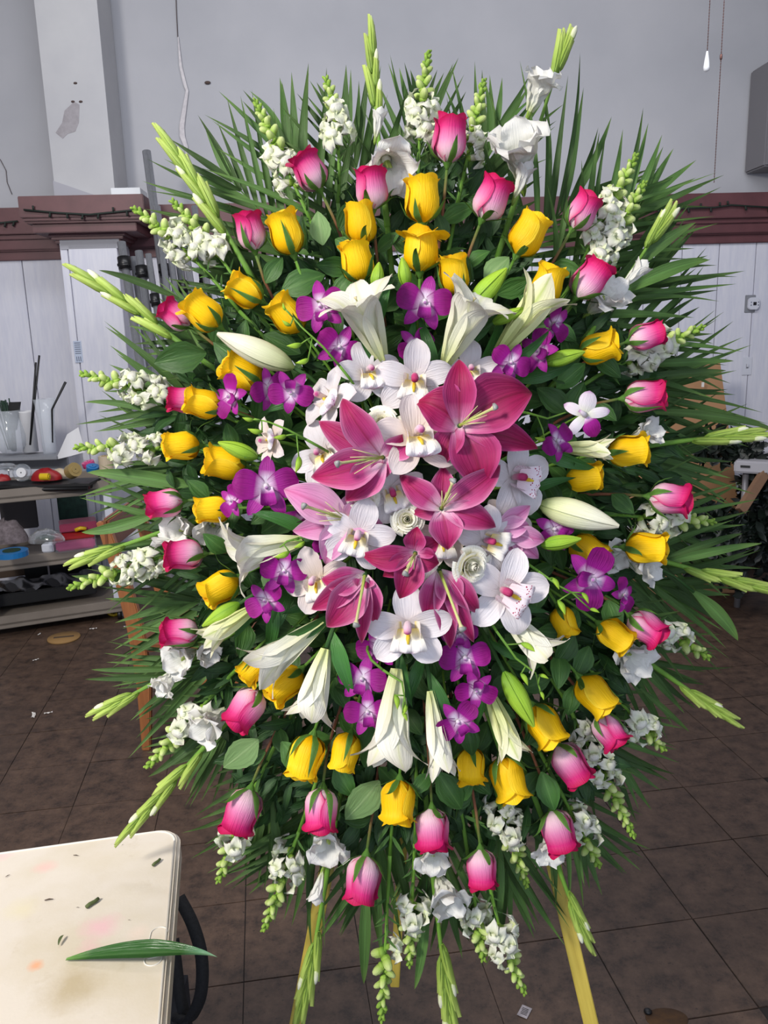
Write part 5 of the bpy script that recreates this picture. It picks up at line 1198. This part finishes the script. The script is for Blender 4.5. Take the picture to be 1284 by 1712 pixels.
# ---- wall marks (peeling plaster and nail holes)
M['peel'] = plain('peeled_white_plaster', 'C6C2C4', .9, c2='B2AEB2', nscale=30, bump=.5); M['smudge'] = plain('grey_smudge', '8A868A', .9, c2='989498', nscale=25); M['hole'] = plain('nail_hole', '4A3C38', .9)
b = MB(); pp = [(298, 62, 1), (302, 110, 4), (309, 140, 5), (313, 152, 4), (311, 165, 5), (304, 210, 7), (305, 228, 8), (311, 245, 6), (313, 262, 3)]
pv = [(ws(x, y), w / FPX * 5.6) for (x, y, w) in pp]
n = len(pv); b.v = []
for ((s, z), w) in pv:
    for sg in (-1, 1):
        b.v.append(Vector((s + sg * w / 2 + rnd(-.004, .004), 0, z))); b.uv.append((sg, z))
        b.v.append(Vector((s + sg * w / 2, -.004, z))); b.uv.append((sg, z))
for i in range(n - 1):
    q = i * 4; b.f += [(q + 1, q + 3, q + 7, q + 5), (q, q + 1, q + 5, q + 4), (q + 3, q + 2, q + 6, q + 7)]; b.mi += [0, 0, 0]
link('peeled_patch', b.mesh('peeled_patch', M['peel'], False, fix=True), wall, Matrix.Translation((0, 0.0, 0)))
b = MB(); cr_ = [ws(x, y) for (x, y) in ((294, -10), (295, 20), (297, 62))]; b.tube([(s, -.001, z) for s, z in cr_], .0025, 5); link('crack', b.mesh('crack', M['hole']), wall)
b = MB(); cr_ = [ws(x, y) for (x, y) in ((0, 266), (10, 285), (12, 305), (20, 325))]; b.tube([(s, -.0, z) for s, z in cr_], .002, 5); link('crack', b.mesh('crack', M['hole']), wall)
s, z = ws(347, 138); b = MB(); b.lathe([(.02, 0), (.015, .003), (.0, .004)], 9); link('nail_hole', b.mesh('nail_hole', M['hole']), wall, frame((s, -.0, z), (1, 0, 0), (0, 0, .5), (0, -1, 0)))
sm = [(124, 170), (133, 175), (132, 205), (126, 220), (113, 224), (105, 232), (93, 222), (104, 205), (108, 185)]
sv_ = [ws(x, y, .34) for x, y in sm]; b = MB(); b.prism([(s, z) for s, z in sv_], 0, .0015, M=Matrix(((1, 0, 0, 0), (0, 0, -1, -.34), (0, 1, 0, 0), (0, 0, 0, 1)))); link('smudge', b.mesh('smudge', M['smudge'], False, fix=True), column)
for (x, y) in ((122, 170), (135, 170), (126, 139)):
    s, z = ws(x, y, .34); link('nail_hole', MB().lathe([(.012, 0), (.01, .004), (.001, .005)], 8).mesh('nail_hole', M['hole']), column, frame((s, -.34, z), (1, 0, 0), (0, 0, .6), (0, -1, 0)))
# ---- sticker on pilaster
M['sticker'] = plain('pale_blue_sticker', 'AEB8CC', .6); M['ink'] = plain('grey_ink', '4C5468', .7); M['paper'] = plain('white_paper', 'CFCFD2', .7)
s, z = ws(132, 588, .345); st = bpy.data.objects.new('wall_sticker', None); COL.objects.link(st); st.matrix_world = WM @ Matrix.Translation((s, -.361, z)); tag(st, 'small pale blue printed label stuck on the white pilaster', 'label')
link('sheet', MB().box((0, 0, 0), (.05, .002, .135)).mesh('sheet', M['sticker'], False), st)
for k in range(6): link('printed_line', MB().box((0, -.0015, .055 - k * .013), (.036, .001, .004)).mesh('printed_line', M['ink'], False), st)
for k in range(3): link('printed_mark', MB().box((-.012 + .012 * k, -.0015, -.045), (.004, .001, .03)).mesh('printed_mark', M['ink'], False), st)
# ---- thermostat and light switch
M['devwhite'] = plain('device_white', 'C4C6D0', .4); M['darkscreen'] = plain('dark_screen', '14161A', .2); M['greyplate'] = plain('grey_backplate', '7C7E84', .5)
s, z = ws(1255, 508); th = bpy.data.objects.new('thermostat', None); COL.objects.link(th); th.matrix_world = WM @ Matrix.Translation((s, -.013, z)); tag(th, 'small white thermostat with dark display on the right wall boards', 'thermostat')
link('backplate', MB().box((-.012, 0, 0), (.075, .012, .12)).mesh('backplate', M['greyplate'], False, bevel=.003), th)
link('housing', MB().prism([(-.035, -.03), (-.02, -.042), (.03, -.042), (.045, -.02), (.045, .02), (.03, .042), (-.02, .042), (-.035, .03)], -.03, -.004, M=Matrix(((1, 0, 0, 0), (0, 0, 1, 0), (0, 1, 0, 0), (0, 0, 0, 1)))).mesh('housing', M['devwhite'], False, bevel=.004, fix=True), th)
link('display', MB().box((.008, -.031, 0), (.022, .003, .022)).mesh('display', M['darkscreen'], False), th)
for sx in (-.018, .033):
    for sz in (-.01, .01): link('button', MB().box((sx, -.031, sz), (.006, .004, .006)).mesh('button', M['ink'], False), th)
s, z = ws(1247, 612); sw = bpy.data.objects.new('light_switch', None); COL.objects.link(sw); sw.matrix_world = WM @ Matrix.Translation((s, -.016, z)); tag(sw, 'white toggle light switch plate on the right wall boards', 'light switch')
link('plate', MB().box((0, 0, 0), (.07, .006, .125)).mesh('plate', M['devwhite'], False, bevel=.002), sw)
link('toggle', MB().box((0, -.008, .004), (.011, .014, .022)).mesh('toggle', M['devwhite'], False, bevel=.002), sw)
link('toggle_slot', MB().box((0, -.0035, 0), (.016, .002, .03)).mesh('toggle_slot', M['greyplate'], False), sw)
# ---- pull chains
M['chain'] = plain('dark_bead_chain', '6A4A44', .4, .6); M['whiteknob'] = plain('white_knob', 'E4E6EA', .25)
def pull(px, py0, py1, z, label, knob):
    a = P(px, py0, z); q = Vector((a.x, a.y, P(px, py1, z).z)); q.y = a.y
    o = bpy.data.objects.new('pull_chain', None); COL.objects.link(o); o.location = q; tag(o, label, 'pull chain')
    tp_ = Vector((0, 0, 4.3 - q.z)); b = MB()
    n = int((a.z - q.z + .1) / .012)
    b.tube([(0, 0, 0), tp_], .0014, 5)
    for k in range(n):
        zz = .012 * k
        b.lathe([(.0012, zz - .0028), (.0032, zz), (.0012, zz + .0028)], 5)
    link('bead_chain', b.mesh('bead_chain', M['chain']), o)
    if knob: link('knob', MB().lathe([(.004, .012), (.006, .0), (.011, -.03), (.014, -.055), (.012, -.068), (.004, -.073)], 14).mesh('knob', M['whiteknob']), o)
    else: link('coupling', MB().lathe([(.003, .52), (.006, .525), (.006, .54), (.003, .545)], 8).mesh('coupling', M['chain']), o)
pull(1188, -20, 83, 3.6, 'dark bead pull chain ending in a white teardrop knob', True)
pull(1212, -20, 292, 3.6, 'long thin pull chain without a knob, right of the other', False)
# ---- grey box on the wall at top right with a hook and padlock
M['boxgrey'] = plain('grey_steel_box', '7A787C', .45, .3)
s0, z0 = ws(1272, 280, .22); s1_, z1 = ws(1272, 102, .22)
bx_ = bpy.data.objects.new('wall_box', None); COL.objects.link(bx_); bx_.matrix_world = WM @ Matrix.Translation((s0, 0, z0)); tag(bx_, 'grey metal cabinet on the wall at the top right corner', 'wall cabinet')
link('body', MB().box((.35, -.13, (z1 - z0) / 2), (.7, .26, z1 - z0)).mesh('body', M['boxgrey'], False, bevel=.01), bx_)
for k in (.02, .06): link('screw', MB().lathe([(.006, 0), (.005, .004), (.001, .005)], 8).mesh('screw', M['hole']), bx_, frame((k + .02, -.26, (z1 - z0) * .82), (1, 0, 0), (0, 0, 1), (0, -1, 0)))
M['brass'] = plain('aged_brass', '8A7048', .4, .8)
link('padlock', MB().box((.05, -.285, .03), (.045, .02, .07)).mesh('padlock', M['devwhite'], False, bevel=.005), bx_)
link('chain_hook', MB().tube([(.03, -.29, .04), (.035, -.29, .09), (.06, -.285, .13), (.1, -.275, .17)], .006, 7).mesh('chain_hook', M['brass']), bx_)
# ================================================================= LEFT: CART AND WHAT IS ON IT
M['cart'] = plain('taupe_plastic', '7E756C', .5, c2='766D64', nscale=6, bump=.1)
KA = G(0, 822, .85); KB = G(186, 805, .85); kx = (KB - KA).normalized(); ky = Vector((-kx.y, kx.x, 0)); kd = .46; kw = .78
KM = frame(Vector((KB.x, KB.y, 0)), kx, ky, WZ); kt = bpy.data.objects.new('storage_cart', None); COL.objects.link(kt); kt.matrix_world = KM; tag(kt, 'taupe plastic three-shelf utility cart against the left wall', 'cart')
KI = KM.inverted()
for (zz, nm) in ((.85, 'shelf'), (.46, 'shelf'), (.12, 'shelf')):
    b = MB(); b.box((-kw / 2, kd / 2, zz - .04), (kw, kd, .02)); b.box((-kw / 2, .01, zz - .03), (kw, .02, .075)); b.box((-kw / 2, kd - .01, zz - .03), (kw, .02, .075)); b.box((-.01, kd / 2, zz - .03), (.02, kd, .075)); b.box((-kw + .01, kd / 2, zz - .03), (.02, kd, .075))
    link('shelf', b.mesh('shelf', M['cart'], False, bevel=.004), kt)
for sx in (-.03, -kw + .03):
    for sy in (.03, kd - .03):
        link('post', MB().box((sx, sy, .46), (.045, .045, .72)).mesh('post', M['devwhite'] if sx > -.1 else M['cart'], False, bevel=.004), kt)
        link('caster', MB().tube([(sx - .012, sy, .03), (sx + .012, sy, .03)], .03, 14).mesh('caster', M['blackplastic']), kt)
def K(px, py, h, inset=None):           # point on a shelf surface at height h seen at pixel
    return G(px, py, h)
def put(name, p, label, cat, parts, rz=0, grp=None):
    o = bpy.data.objects.new(name, None); COL.objects.link(o); o.matrix_world = Matrix.Translation(p) @ Matrix.Rotation(rz, 4, 'Z'); tag(o, label, cat, grp)
    for (n_, me, B) in parts: link(n_, me, o, B)
    return o
def kp(x, y, z): return KM @ Vector((x, y, z))
M['glass'] = plain('clear_glass', 'DCE2EA', .08, alpha=.28); M['clearplastic'] = plain('clear_plastic', 'DDE4EA', .12, trans=.85, alpha=.55)
M['red'] = plain('red_ribbon', '8E0C12', .5, var=.1); M['yellowr'] = plain('yellow_ribbon', 'C8A818', .3); M['gold'] = plain('gold_ribbon', 'A08A58', .3, .3); M['blue'] = plain('blue_ribbon', '1C66A0', .3); M['pinkr'] = plain('pink_ribbon', 'C0407C', .3)
M['darkgreen'] = plain('dark_green_wires', '123020', .6); M['black'] = plain('black_material', '0C0C0E', .5); M['maroonwrap'] = plain('maroon_foil', '5A1826', .25); M['creamr'] = plain('cream_ribbon', 'B8A890', .5)
# the tray on the top shelf, then vessels standing at the back
tz_ = .86
put('wrap_tray', kp(-.42, .12, .83), 'flat dark tray of maroon wrapping rolls along the cart top front', 'tray', [('tray', MB().box((.0, 0, .03), (.72, .2, .015)).mesh('tray', M['black'], False, bevel=.003), None)] +
    [('wrap_roll', MB().tube([(-.34, -.08 + k * .035, .01 + .0 * k), (.34, -.08 + k * .035, .01)], .015, 10).mesh('wrap_roll', M['maroonwrap'] if k % 2 else M['black']), None) for k in range(5)])
def gv(px, py, h): return G(px, py, h)
def vessel(name, label, px, py, zc, prof_, mat, extra=(), th=.003):
    p = P(px, py, zc); b = MB(); n = 20
    full = prof_ + [(max(.001, r - th), z) for (r, z) in reversed(prof_)]
    b.lathe(full, n); parts = [('body', b.mesh('body', mat), None)] + list(extra)
    return put(name, p, label, 'vase', parts)
zs = 4.95
# low board the vessels stand on
bp_ = P(40, 757, zs); put('backing_board', Vector((bp_.x, bp_.y, bp_.z - .03)), 'grey board under the vases at the back of the cart', 'board', [('board', MB().box((0, -.02, .01), (.5, .22, .02)).mesh('board', M['greyplate'], False, bevel=.003), None), ('riser', MB().box((0, .06, -.04), (.48, .03, .08)).mesh('riser', M['greyplate'], False), None)])
wires = []
for k in range(26):
    a = rnd(0, 6.28); r = rnd(0, .05); wires.append(('wire', MB().tube([(r * .5 * math.cos(a), r * .5 * math.sin(a), .02), (r * 1.3 * math.cos(a) - .02, r * math.sin(a), rnd(.28, .33))], .004, 5).mesh('wire', M['darkgreen']), None))
vessel('glass_pitcher', 'round clear glass pitcher full of dark green wires on the cart', 22, 757, zs, [(.001, 0), (.06, 0), (.095, .05), (.10, .11), (.08, .18), (.065, .22), (.075, .26)], M['glass'], wires + [('handle', MB().tube([(-.06, 0, .23), (-.13, 0, .2), (-.135, 0, .12), (-.09, 0, .07)], .009, 8).mesh('handle', M['glass']), None)])
pb = P(24, 757, zs) + Vector((0, 0, .008)); put('paintbrush', pb, 'wide black bristled brush leaning in the glass pitcher', 'brush', [('handle', MB().box((.0, 0, .07), (.035, .015, .14)).mesh('handle', M['black'], False, bevel=.006), None), ('bristles', MB().prism([(-.025, .13), (.03, .13), (.075, .30), (.01, .30)], -.012, .012, M=Matrix(((1, 0, 0, 0), (0, 0, 1, 0), (0, 1, 0, 0), (0, 0, 0, 1)))).mesh('bristles', M['black'], False, fix=True), None)])
vessel('white_vase', 'white cylinder vase between the pitcher and the tall glass vase', 52, 755, 4.98, [(.001, 0), (.045, 0), (.045, .24), (.05, .25)], M['paper'])
rods = []
for (x, y, z_, w) in ((.075, 0, .52, .006), (.10, .0, .56, .006)): rods.append(('rod', MB().tube([(-.02, 0, .03), (x, y, z_)], w, 7).mesh('rod', M['black']), None))
put('dowel_rods', P(57, 752, 4.90), 'two long dark rods leaning in the white vase', 'rods', rods)
vessel('tall_glass_vase', 'tall flared clear glass vase at the right end of the vessels', 84, 760, 4.95, [(.001, 0), (.04, 0), (.042, .1), (.05, .22), (.068, .34)], M['glass'])
put('dark_brush', P(88, 740, 4.9), 'slim dark brush leaning right out of the tall glass vase', 'brush', [('handle', MB().tube([(0, 0, 0), (.02, 0, .2), (.12, 0, .36)], [.004, .006, .008], 7).mesh('handle', M['black']), None)])
put('paper_cone', P(118, 762, 4.85), 'crumpled white paper cone standing behind the ribbons', 'paper', [('sheet', MB().grid(lambda t, u: (.09 * u * (1 - t * .6) + .03 * t, -.03 * math.cos(u * 1.5) * (1 - t), .15 * t + .02 * u), 6, 6).mesh('sheet', M['paper']), None)])
# ribbons along the top
def roll(name, px, py, zc, R, w, mat, label, cat='ribbon roll', ax=(0, 1, 0), core='paper', grp=None):
    p = P(px, py, zc); A = Vector(ax).normalized(); B = axis_mat((0, 0, 0), A, 1.0)
    b = MB().lathe([(R * .4, -w / 2), (R, -w / 2), (R, w / 2), (R * .4, w / 2)], 22); c = MB().lathe([(R * .06, -w / 2 - .004), (R * .55, -w / 2 - .004), (R * .55, w / 2 + .004), (R * .06, w / 2 + .004)], 18)
    return put(name, p, label, cat, [('ribbon', b.mesh('ribbon', mat, False), B), ('core', c.mesh('core', M[core], False), B), ('hub_hole', MB().lathe([(R * .07, -w / 2 - .006), (R * .07, w / 2 + .006)], 8).mesh('hub_hole', M['black']), B)])
zr = 4.62
roll('ribbon_spool', 37, 790, zr, .05, .03, M['clearplastic'], 'clear ribbon spool with white centre disc on the cart top', ax=(.1, -1, .15))
roll('gold_ribbon', 122, 787, zr, .042, .05, M['gold'], 'gold ribbon roll tilted on the cart top', ax=(.8, -.6, .4), core='gold')
roll('cream_ribbon', 177, 773, zr + .05, .04, .075, M['creamr'], 'cream ribbon roll standing at the right end of the cart top', ax=(0, 0, 1), core='gold')
roll('blue_ribbon', 155, 783, zr + .05, .036, .03, M['blue'], 'blue ribbon roll lying near the right end of the cart top', ax=(.2, -.3, 1), core='blue')
roll('pink_ribbon', 148, 776, zr + .12, .036, .03, M['pinkr'], 'pink ribbon roll lying behind the blue one', ax=(-.2, -.2, 1), core='pinkr')
roll('yellow_ribbon', 75, 797, zr - .05, .02, .05, M['yellowr'], 'small yellow ribbon roll in front of the red ribbon', ax=(1, -.1, 0), core='yellowr')
def heap(name, px, py, zc, sx, sy, sz, mat, label, cat, seed=0):
    b = MB(); r_ = random.Random(seed)
    def fn(t, u):
        a = u * math.pi; r = math.sin(t * math.pi / 2); w = 1 + .12 * noise.noise(Vector((math.cos(a) * 2 + seed, math.sin(a) * 2, t * 3)))
        return (sx * r * math.cos(a) * w, sy * r * math.sin(a) * w, sz * (math.cos(t * math.pi / 2)) * (1 + .25 * noise.noise(Vector((math.cos(a) * 3, math.sin(a) * 3 + seed, t * 5)))))
    b.grid(fn, 8, 20); o = link(name, b.mesh(name, mat), None, Matrix.Translation(P(px, py, zc))); tag(o, label, cat); return o
heap('red_ribbon', 78, 802, 4.66, .09, .05, .065, M['red'], 'heap of loose red ribbon in the middle of the cart top', 'ribbon', 3)
heap('red_bow', 3, 803, 4.6, .05, .04, .035, M['red'], 'piece of red ribbon at the far left of the cart top', 'ribbon', 5)
heap('cream_ribbon_heap', 100, 796, 4.72, .05, .04, .045, M['creamr'], 'loose cream ribbon between red heap and gold roll', 'ribbon', 8)
heap('clear_wrap', 10, 786, 4.75, .09, .05, .04, M['clearplastic'], 'crumpled clear wrap at the left of the cart top', 'plastic wrap', 9)
# middle shelf
def cbox(name, px, py, h, dims, mat, label, cat, parts=(), rz=0.0):
    p = G(px, py, h); return put(name, p, label, cat, [('box', MB().box((0, dims[1] / 2, dims[2] / 2), dims).mesh('box', mat, False, bevel=.006), None)] + list(parts), rz)
ka = math.atan2(kx.y, kx.x)
cbox('plastic_box', 128, 922, .462, (.23, .18, .07), M['clearplastic'], 'clear plastic box with red and pink contents on the middle shelf', 'box', [('contents', MB().box((0, .09, .038), (.215, .165, .06)).mesh('contents', M['pinkr'], False, bevel=.01), None), ('red_layer', MB().box((.0, .09, .078), (.215, .165, .02)).mesh('red_layer', M['red'], False, bevel=.006), None)], ka)
cbox('pink_box', 132, 888, .555, (.21, .15, .05), plain('pink_translucent', '8A3450', .3), 'dusky pink box stacked on the clear box', 'box', [('yellow_band', MB().tube([(-.02, -.01, .01), (.01, -.015, .02), (.04, -.01, .012)], .012, 8).mesh('yellow_band', M['yellowr']), None)], ka)
roll('blue_ribbon', 20, 925, 4.42, .085, .03, M['blue'], 'large flat blue ribbon roll at the left of the middle shelf', ax=(0, 0, 1), core='darkgreen')
heap('clear_bag', 78, 905, 4.45, .10, .06, .07, M['clearplastic'], 'crumpled clear bag with green content on the middle shelf', 'bag', 12)
heap('green_tape', 75, 900, 4.5, .06, .03, .02, M['darkgreen'], 'dark green tape inside the clear bag', 'tape', 13)
heap('lace_bundle', 12, 905, 4.6, .12, .08, .12, plain('grey_lace', '6E6468', .9, c2='4E4648', nscale=40), 'bundle of greyish lace behind the blue roll', 'fabric', 14)
cbox('white_tub', 80, 924, .462, (.07, .06, .05), M['devwhite'], 'small white tub in front of the clear bag', 'tub')
cbox('green_bag', 125, 880, .462, (.18, .05, .26), plain('green_bag_cloth', '24443A', .8, c2='1A3028', nscale=20), 'dark green bag standing at the back of the middle shelf', 'bag', (), ka)
cbox('grey_box', 35, 885, .462, (.22, .05, .3), plain('grey_card', '4A4648', .8), 'grey box standing at the back left of the middle shelf', 'box', (), ka)
# bottom shelf
cbox('black_tray', 66, 1006, .13, (.66, .28, .075), M['black'], 'long black tray wrapped in clear film on the bottom shelf', 'tray', [('film', MB().grid(lambda t, u: (.32 * u, .0 + .28 * t, .082 + .012 * math.sin(9 * u + 5 * t) + .01 * math.sin(17 * u)), 10, 24).mesh('film', plain('shiny_film', '1C1D22', .2)), None)], ka)
cbox('black_bin', 62, 968, .122, (.14, .1, .2), M['black'], 'black container standing at the back of the bottom shelf', 'container', (), ka)
cbox('cardboard_sheet', 20, 965, .122, (.32, .04, .25), plain('dull_cardboard', '4E4036', .9), 'dull brown board behind the black container', 'board', (), ka)
cbox('black_machine', 120, 965, .122, (.26, .14, .16), M['black'], 'black machine on the right of the bottom shelf', 'machine', [('lever', MB().tube([(-.1, 0, .16), (-.04, 0, .24), (.05, 0, .2)], .01, 7).mesh('lever', M['black']), None)], ka)
# under / beside
o = put('spool_end', G(107, 1068, 0), 'round tan cardboard spool end lying flat on the floor tiles', 'spool end', [('disc', MB().lathe([(.001, 0), (.088, 0), (.09, .006), (.088, .012), (.001, .012)], 30).mesh('disc', plain('tan_card', '8A6A3E', .8)), None), ('printed_band', MB().box((.0, 0, .0125), (.11, .022, .001)).mesh('printed_band', M['driedscrap'], False), Matrix.Rotation(.2, 4, 'Z'))])
put('tape_dispenser', G(190, 1030, 0), 'yellow and white tape dispenser on the floor beside the cart', 'tape dispenser', [('ring', MB().tube([(.04 * math.cos(a / 12 * 6.283), 0, .05 + .045 * math.sin(a / 12 * 6.283)) for a in range(13)], .01, 6).mesh('ring', M['yellowr']), None), ('white_body', MB().box((.06, 0, .035), (.03, .03, .07)).mesh('white_body', M['devwhite'], False, bevel=.004), None)])
# small litter on floor
M['litter'] = plain('white_litter', 'C8C4C0', .8)
for (x, y, s, l) in ((156, 1052, .02, 'white paper scrap on the floor near the cart foot'), (60, 1104, .016, 'small white scrap on the floor left of the chair'), (57, 1197, .028, 'thin white sliver on the floor tiles at the left'), (81, 1193, .018, 'white crumb right beside the thin sliver'), (66, 1061, .015, 'pale scrap beside the tan spool end'), (1238, 944, .04, 'crumpled white paper on the floor under the garland'), (1270, 955, .03, 'curled pale scrap on the floor at the right edge'), (213, 1048, .02, 'white scrap behind the chair leg')):
    b = MB(); q = [Vector((rnd(-1, 1), rnd(-.6, .6), rnd(.05, .5))) * s for _ in range(3)]
    b.grid(lambda t, u: (s * u, s * .5 * (t - .5) + s * .15 * u * u, .002 + s * .25 * abs(math.sin(3 * u + 2 * t))), 3, 4)
    o = link('paper_scrap', b.mesh('paper_scrap', M['litter'], False), None, Matrix.Translation(G(x, y, 0)) @ Matrix.Rotation(rnd(0, 3), 4, 'Z')); tag(o, l, 'scrap')
# printed tag on the floor
M['tagpaper'] = plain('dirty_white_tag', 'A8A0A4', .7, c2='8C868A', nscale=60)
tg = bpy.data.objects.new('paper_tag', None); COL.objects.link(tg); g = G(877, 1692, .001); tg.matrix_world = Matrix.Translation(g) @ Matrix.Rotation(math.radians(58), 4, 'Z'); tag(tg, 'small dirty white printed tag on the floor near the easel leg', 'tag')
link('card', MB().box((0, 0, .001), (.036, .026, .0012)).mesh('card', M['tagpaper'], False, bevel=.0005), tg)
for k in range(5): link('printed_bar', MB().box((.009 - k * .0045, rnd(-.001, .001), .0018), (.0018, .016, .0004)).mesh('printed_bar', M['black'], False), tg)
g = G(1115, 1703, .0); o = link('rust_stain', MB().lathe([(.001, 0), (.045, 0), (.044, .0012), (.001, .0014)], 26).mesh('rust_stain', plain('rust_stain', '4E3418', .9, c2='3A2614', nscale=30)), floor, Matrix.Translation(g) @ Matrix.Diagonal((1.15, .7, 1, 1)))
g = G(1083, 1693, .0); o = link('pebble', MB().lathe([(.001, 0), (.009, .001), (.01, .005), (.006, .009), (.001, .01)], 10).mesh('pebble', M['black']), None, Matrix.Translation(g)); tag(o, 'small black bead on the floor left of the rust stain', 'bead')
# ================================================================= RIGHT: CARDBOARD, GARLAND, TABLE
M['card'] = plain('brown_cardboard', '96704F', .85, c2='8C6848', nscale=3)
zc = 4.9
cbd = bpy.data.objects.new('cardboard_sheet', None); COL.objects.link(cbd); tag(cbd, 'large brown cardboard sheet leaning on the right wall', 'cardboard')
c1 = P(1204, 605, 5.2); c2 = P(1040, 612, 5.2); g1 = P(1255, 1000, 5.05); g2 = P(1060, 1010, 5.05)
g1 = c1 + (g1 - c1) * ((0 - c1.z) / (g1.z - c1.z)); g2 = c2 + (g2 - c2) * ((0 - c2.z) / (g2.z - c2.z))
b = MB(); off_ = Vector((0, .012, 0)); vs_ = [c1, c2, g2, g1]; b.v = vs_ + [v + off_ for v in vs_]; b.uv = [(0, 0)] * 8; b.f = [(0, 1, 2, 3), (7, 6, 5, 4)] + [(k, (k + 1) % 4 + 0, (k + 1) % 4 + 4, k + 4) for k in range(4)]; b.mi = [0] * 6
link('sheet', b.mesh('sheet', M['card'], False, fix=True), cbd)
t_ = P(1175, 643, 5.12); link('label_sticker', MB().box((0, 0, 0), (.016, .004, .03)).mesh('label_sticker', M['litter'], False), cbd, Matrix.Translation(t_))
# second smaller torn piece
# far table
FA = G(1213, 757, .86); dtab = (FA - CAM).dot(FW)
ft = bpy.data.objects.new('side_table', None); COL.objects.link(ft); fa_ = WX; ft.matrix_world = frame(Vector((P(1213, 760, 4.7).x, P(1213, 760, 4.7).y - .12, 0)), Vector((.86, -.5, 0)).normalized(), Vector((.5, .86, 0)).normalized(), WZ); tag(ft, 'pale grey table at the far right edge by the garland', 'table')
hz = P(1213, 765, 4.7).z
link('tabletop', MB().prism([(0, 0), (.9, 0), (.9, .42), (0, .42)], hz - .07, hz).mesh('tabletop', plain('pale_laminate', '9C9AA0', .5), False, bevel=.01), ft)
for (sx, sy) in ((.06, .06), (.8, .06), (.06, .36), (.8, .36)): link('leg', MB().tube([(sx, sy, 0), (sx, sy, hz - .06)], .018, 8).mesh('leg', M['boxgrey']), ft)
link('handle_slot', MB().box((.06, -.002, hz - .03), (.05, .006, .012)).mesh('handle_slot', M['black'], False), ft)
pw_ = ft.matrix_world @ Vector((.27, .2, hz))
put('white_adapter', pw_, 'small white box with a socket on the far right table', 'adapter', [('box', MB().box((0, 0, .02), (.12, .07, .04)).mesh('box', M['devwhite'], False, bevel=.004), Matrix.Rotation(-.5, 4, 'Z')), ('dial', MB().lathe([(.007, 0), (.007, .003), (.001, .004)], 10).mesh('dial', M['ink']), frame((.02, -.05, .02), (1, 0, 0), (0, 0, 1), (-.5, -.86, 0)))])
cbv = [(.12, .35, .008), (.1, .2, .006), (.16, .1, .006), (.3, .07, .006), (.36, .12, .01), (.25, .14, .012), (.18, .1, .01), (.3, .05, .008), (.5, .08, .006)]
o = link('power_cable', MB().tube([tuple(Vector(v) + Vector((0, 0, hz))) for v in cbv], .006, 7).mesh('power_cable', M['black']), None, ft.matrix_world.copy()); tag(o, 'black cable looped on the far right table', 'cable')
# wooden post leaning under the table
q0 = P(1282, 785, 4.55); q1 = P(1252, 832, 4.5); d = (q1 - q0).normalized(); q2 = q1 + d * .02
o = bar(q0, q1 + d * .1, .05, .04, 'wooden_post', plain('pale_wood_post', '7E604A', .7, c2='6C503C', nscale=6), None); tag(o, 'pale wooden post slanting under the far right table', 'post')
# artificial dark garland: a mound of leaves over wire bundles
gb = MB(); rg = random.Random(5)
def garl(px, py, z, rr): return P(px, py, z) + Vector((rg.gauss(0, rr), rg.gauss(0, rr * .6), rg.gauss(0, rr)))
ringc = []
for k in range(900):
    a = rg.uniform(-2.6, 1.3); rx = rg.gauss(62, 9); px = 1222 + rx * .72 * math.cos(a) * 1.15; py = 812 - rx * math.sin(a) * 1.05
    ringc.append((px, py, rg.uniform(4.62, 4.82)))
for k in range(3000): ringc.append((rg.uniform(1150, 1330), 862 + abs(rg.gauss(0, 1)) * 34 + rg.uniform(0, 22), rg.uniform(4.4, 4.95)))
for k in range(500): ringc.append((rg.uniform(1165, 1260), rg.gauss(748, 12), rg.uniform(4.7, 4.9)))
for k in range(1500): ringc.append((rg.uniform(1238, 1330), rg.uniform(800, 900), rg.uniform(4.85, 5.1)))
for (px, py, z) in ringc:
    c = P(px, py, z)
    if c.z < .02: continue
    d = Vector((rg.gauss(0, 1), rg.gauss(0, .6), rg.gauss(0, 1))).normalized(); n = Vector((rg.gauss(0, .5), -1, rg.gauss(0, .5))); n = (n - d * n.dot(d)).normalized(); s = n.cross(d); ln = rg.uniform(.045, .085); w = ln * rg.uniform(.35, .6)
    gb.grid(lambda t, u: c + d * (t * ln) + s * (u * w / 2 * prof(t, .45, .1, 1.8, .9)) + n * (abs(u) * w * .12), 3, 2)
o = link('artificial_garland', gb.mesh('artificial_garland', plain('dark_artificial_leaf', '050B07', .5, c2='0A1A0F', nscale=6)), None); tag(o, 'heap of dark green artificial leaf garlands at the right by the wall', 'garland', None, 'stuff')
# dark storage bundle behind the garland
o = link('black_sack', MB().lathe([(.01, 0), (.26, .0), (.32, .12), (.3, .3), (.18, .45), (.02, .5)], 14).mesh('black_sack', M['black']), None, Matrix.Translation(G(1262, 935, 0)) @ Matrix.Diagonal((1.1, .6, 1, 1))); tag(o, 'black sack on the floor inside the garland heap', 'sack')
# chrome wire rack between spray and garland
M['chrome'] = plain('chrome_wire', 'B8B8BC', .2, .95)
rk = bpy.data.objects.new('wire_rack', None); COL.objects.link(rk); rp = G(1120, 965, 0); rk.location = rp; tag(rk, 'chrome wire rack standing behind the right of the spray', 'rack')
b = MB()
for (sx, sy) in ((-.16, 0), (.08, 0), (-.16, .25), (.08, .25)): link('post', MB().tube([(sx, sy, 0), (sx, sy, .55)], .009, 8).mesh('post', M['chrome']), rk)
for zz in (.12, .33, .53):
    b = MB()
    for k in range(14): b.tube([(-.16 + k * .0185, 0, zz), (-.16 + k * .0185, .25, zz)], .0025, 4)
    for y_ in (0, .125, .25): b.tube([(-.17, y_, zz - .004), (.09, y_, zz - .004)], .004, 5)
    o = link('wire_shelf', b.mesh('wire_shelf', M['chrome']), rk)
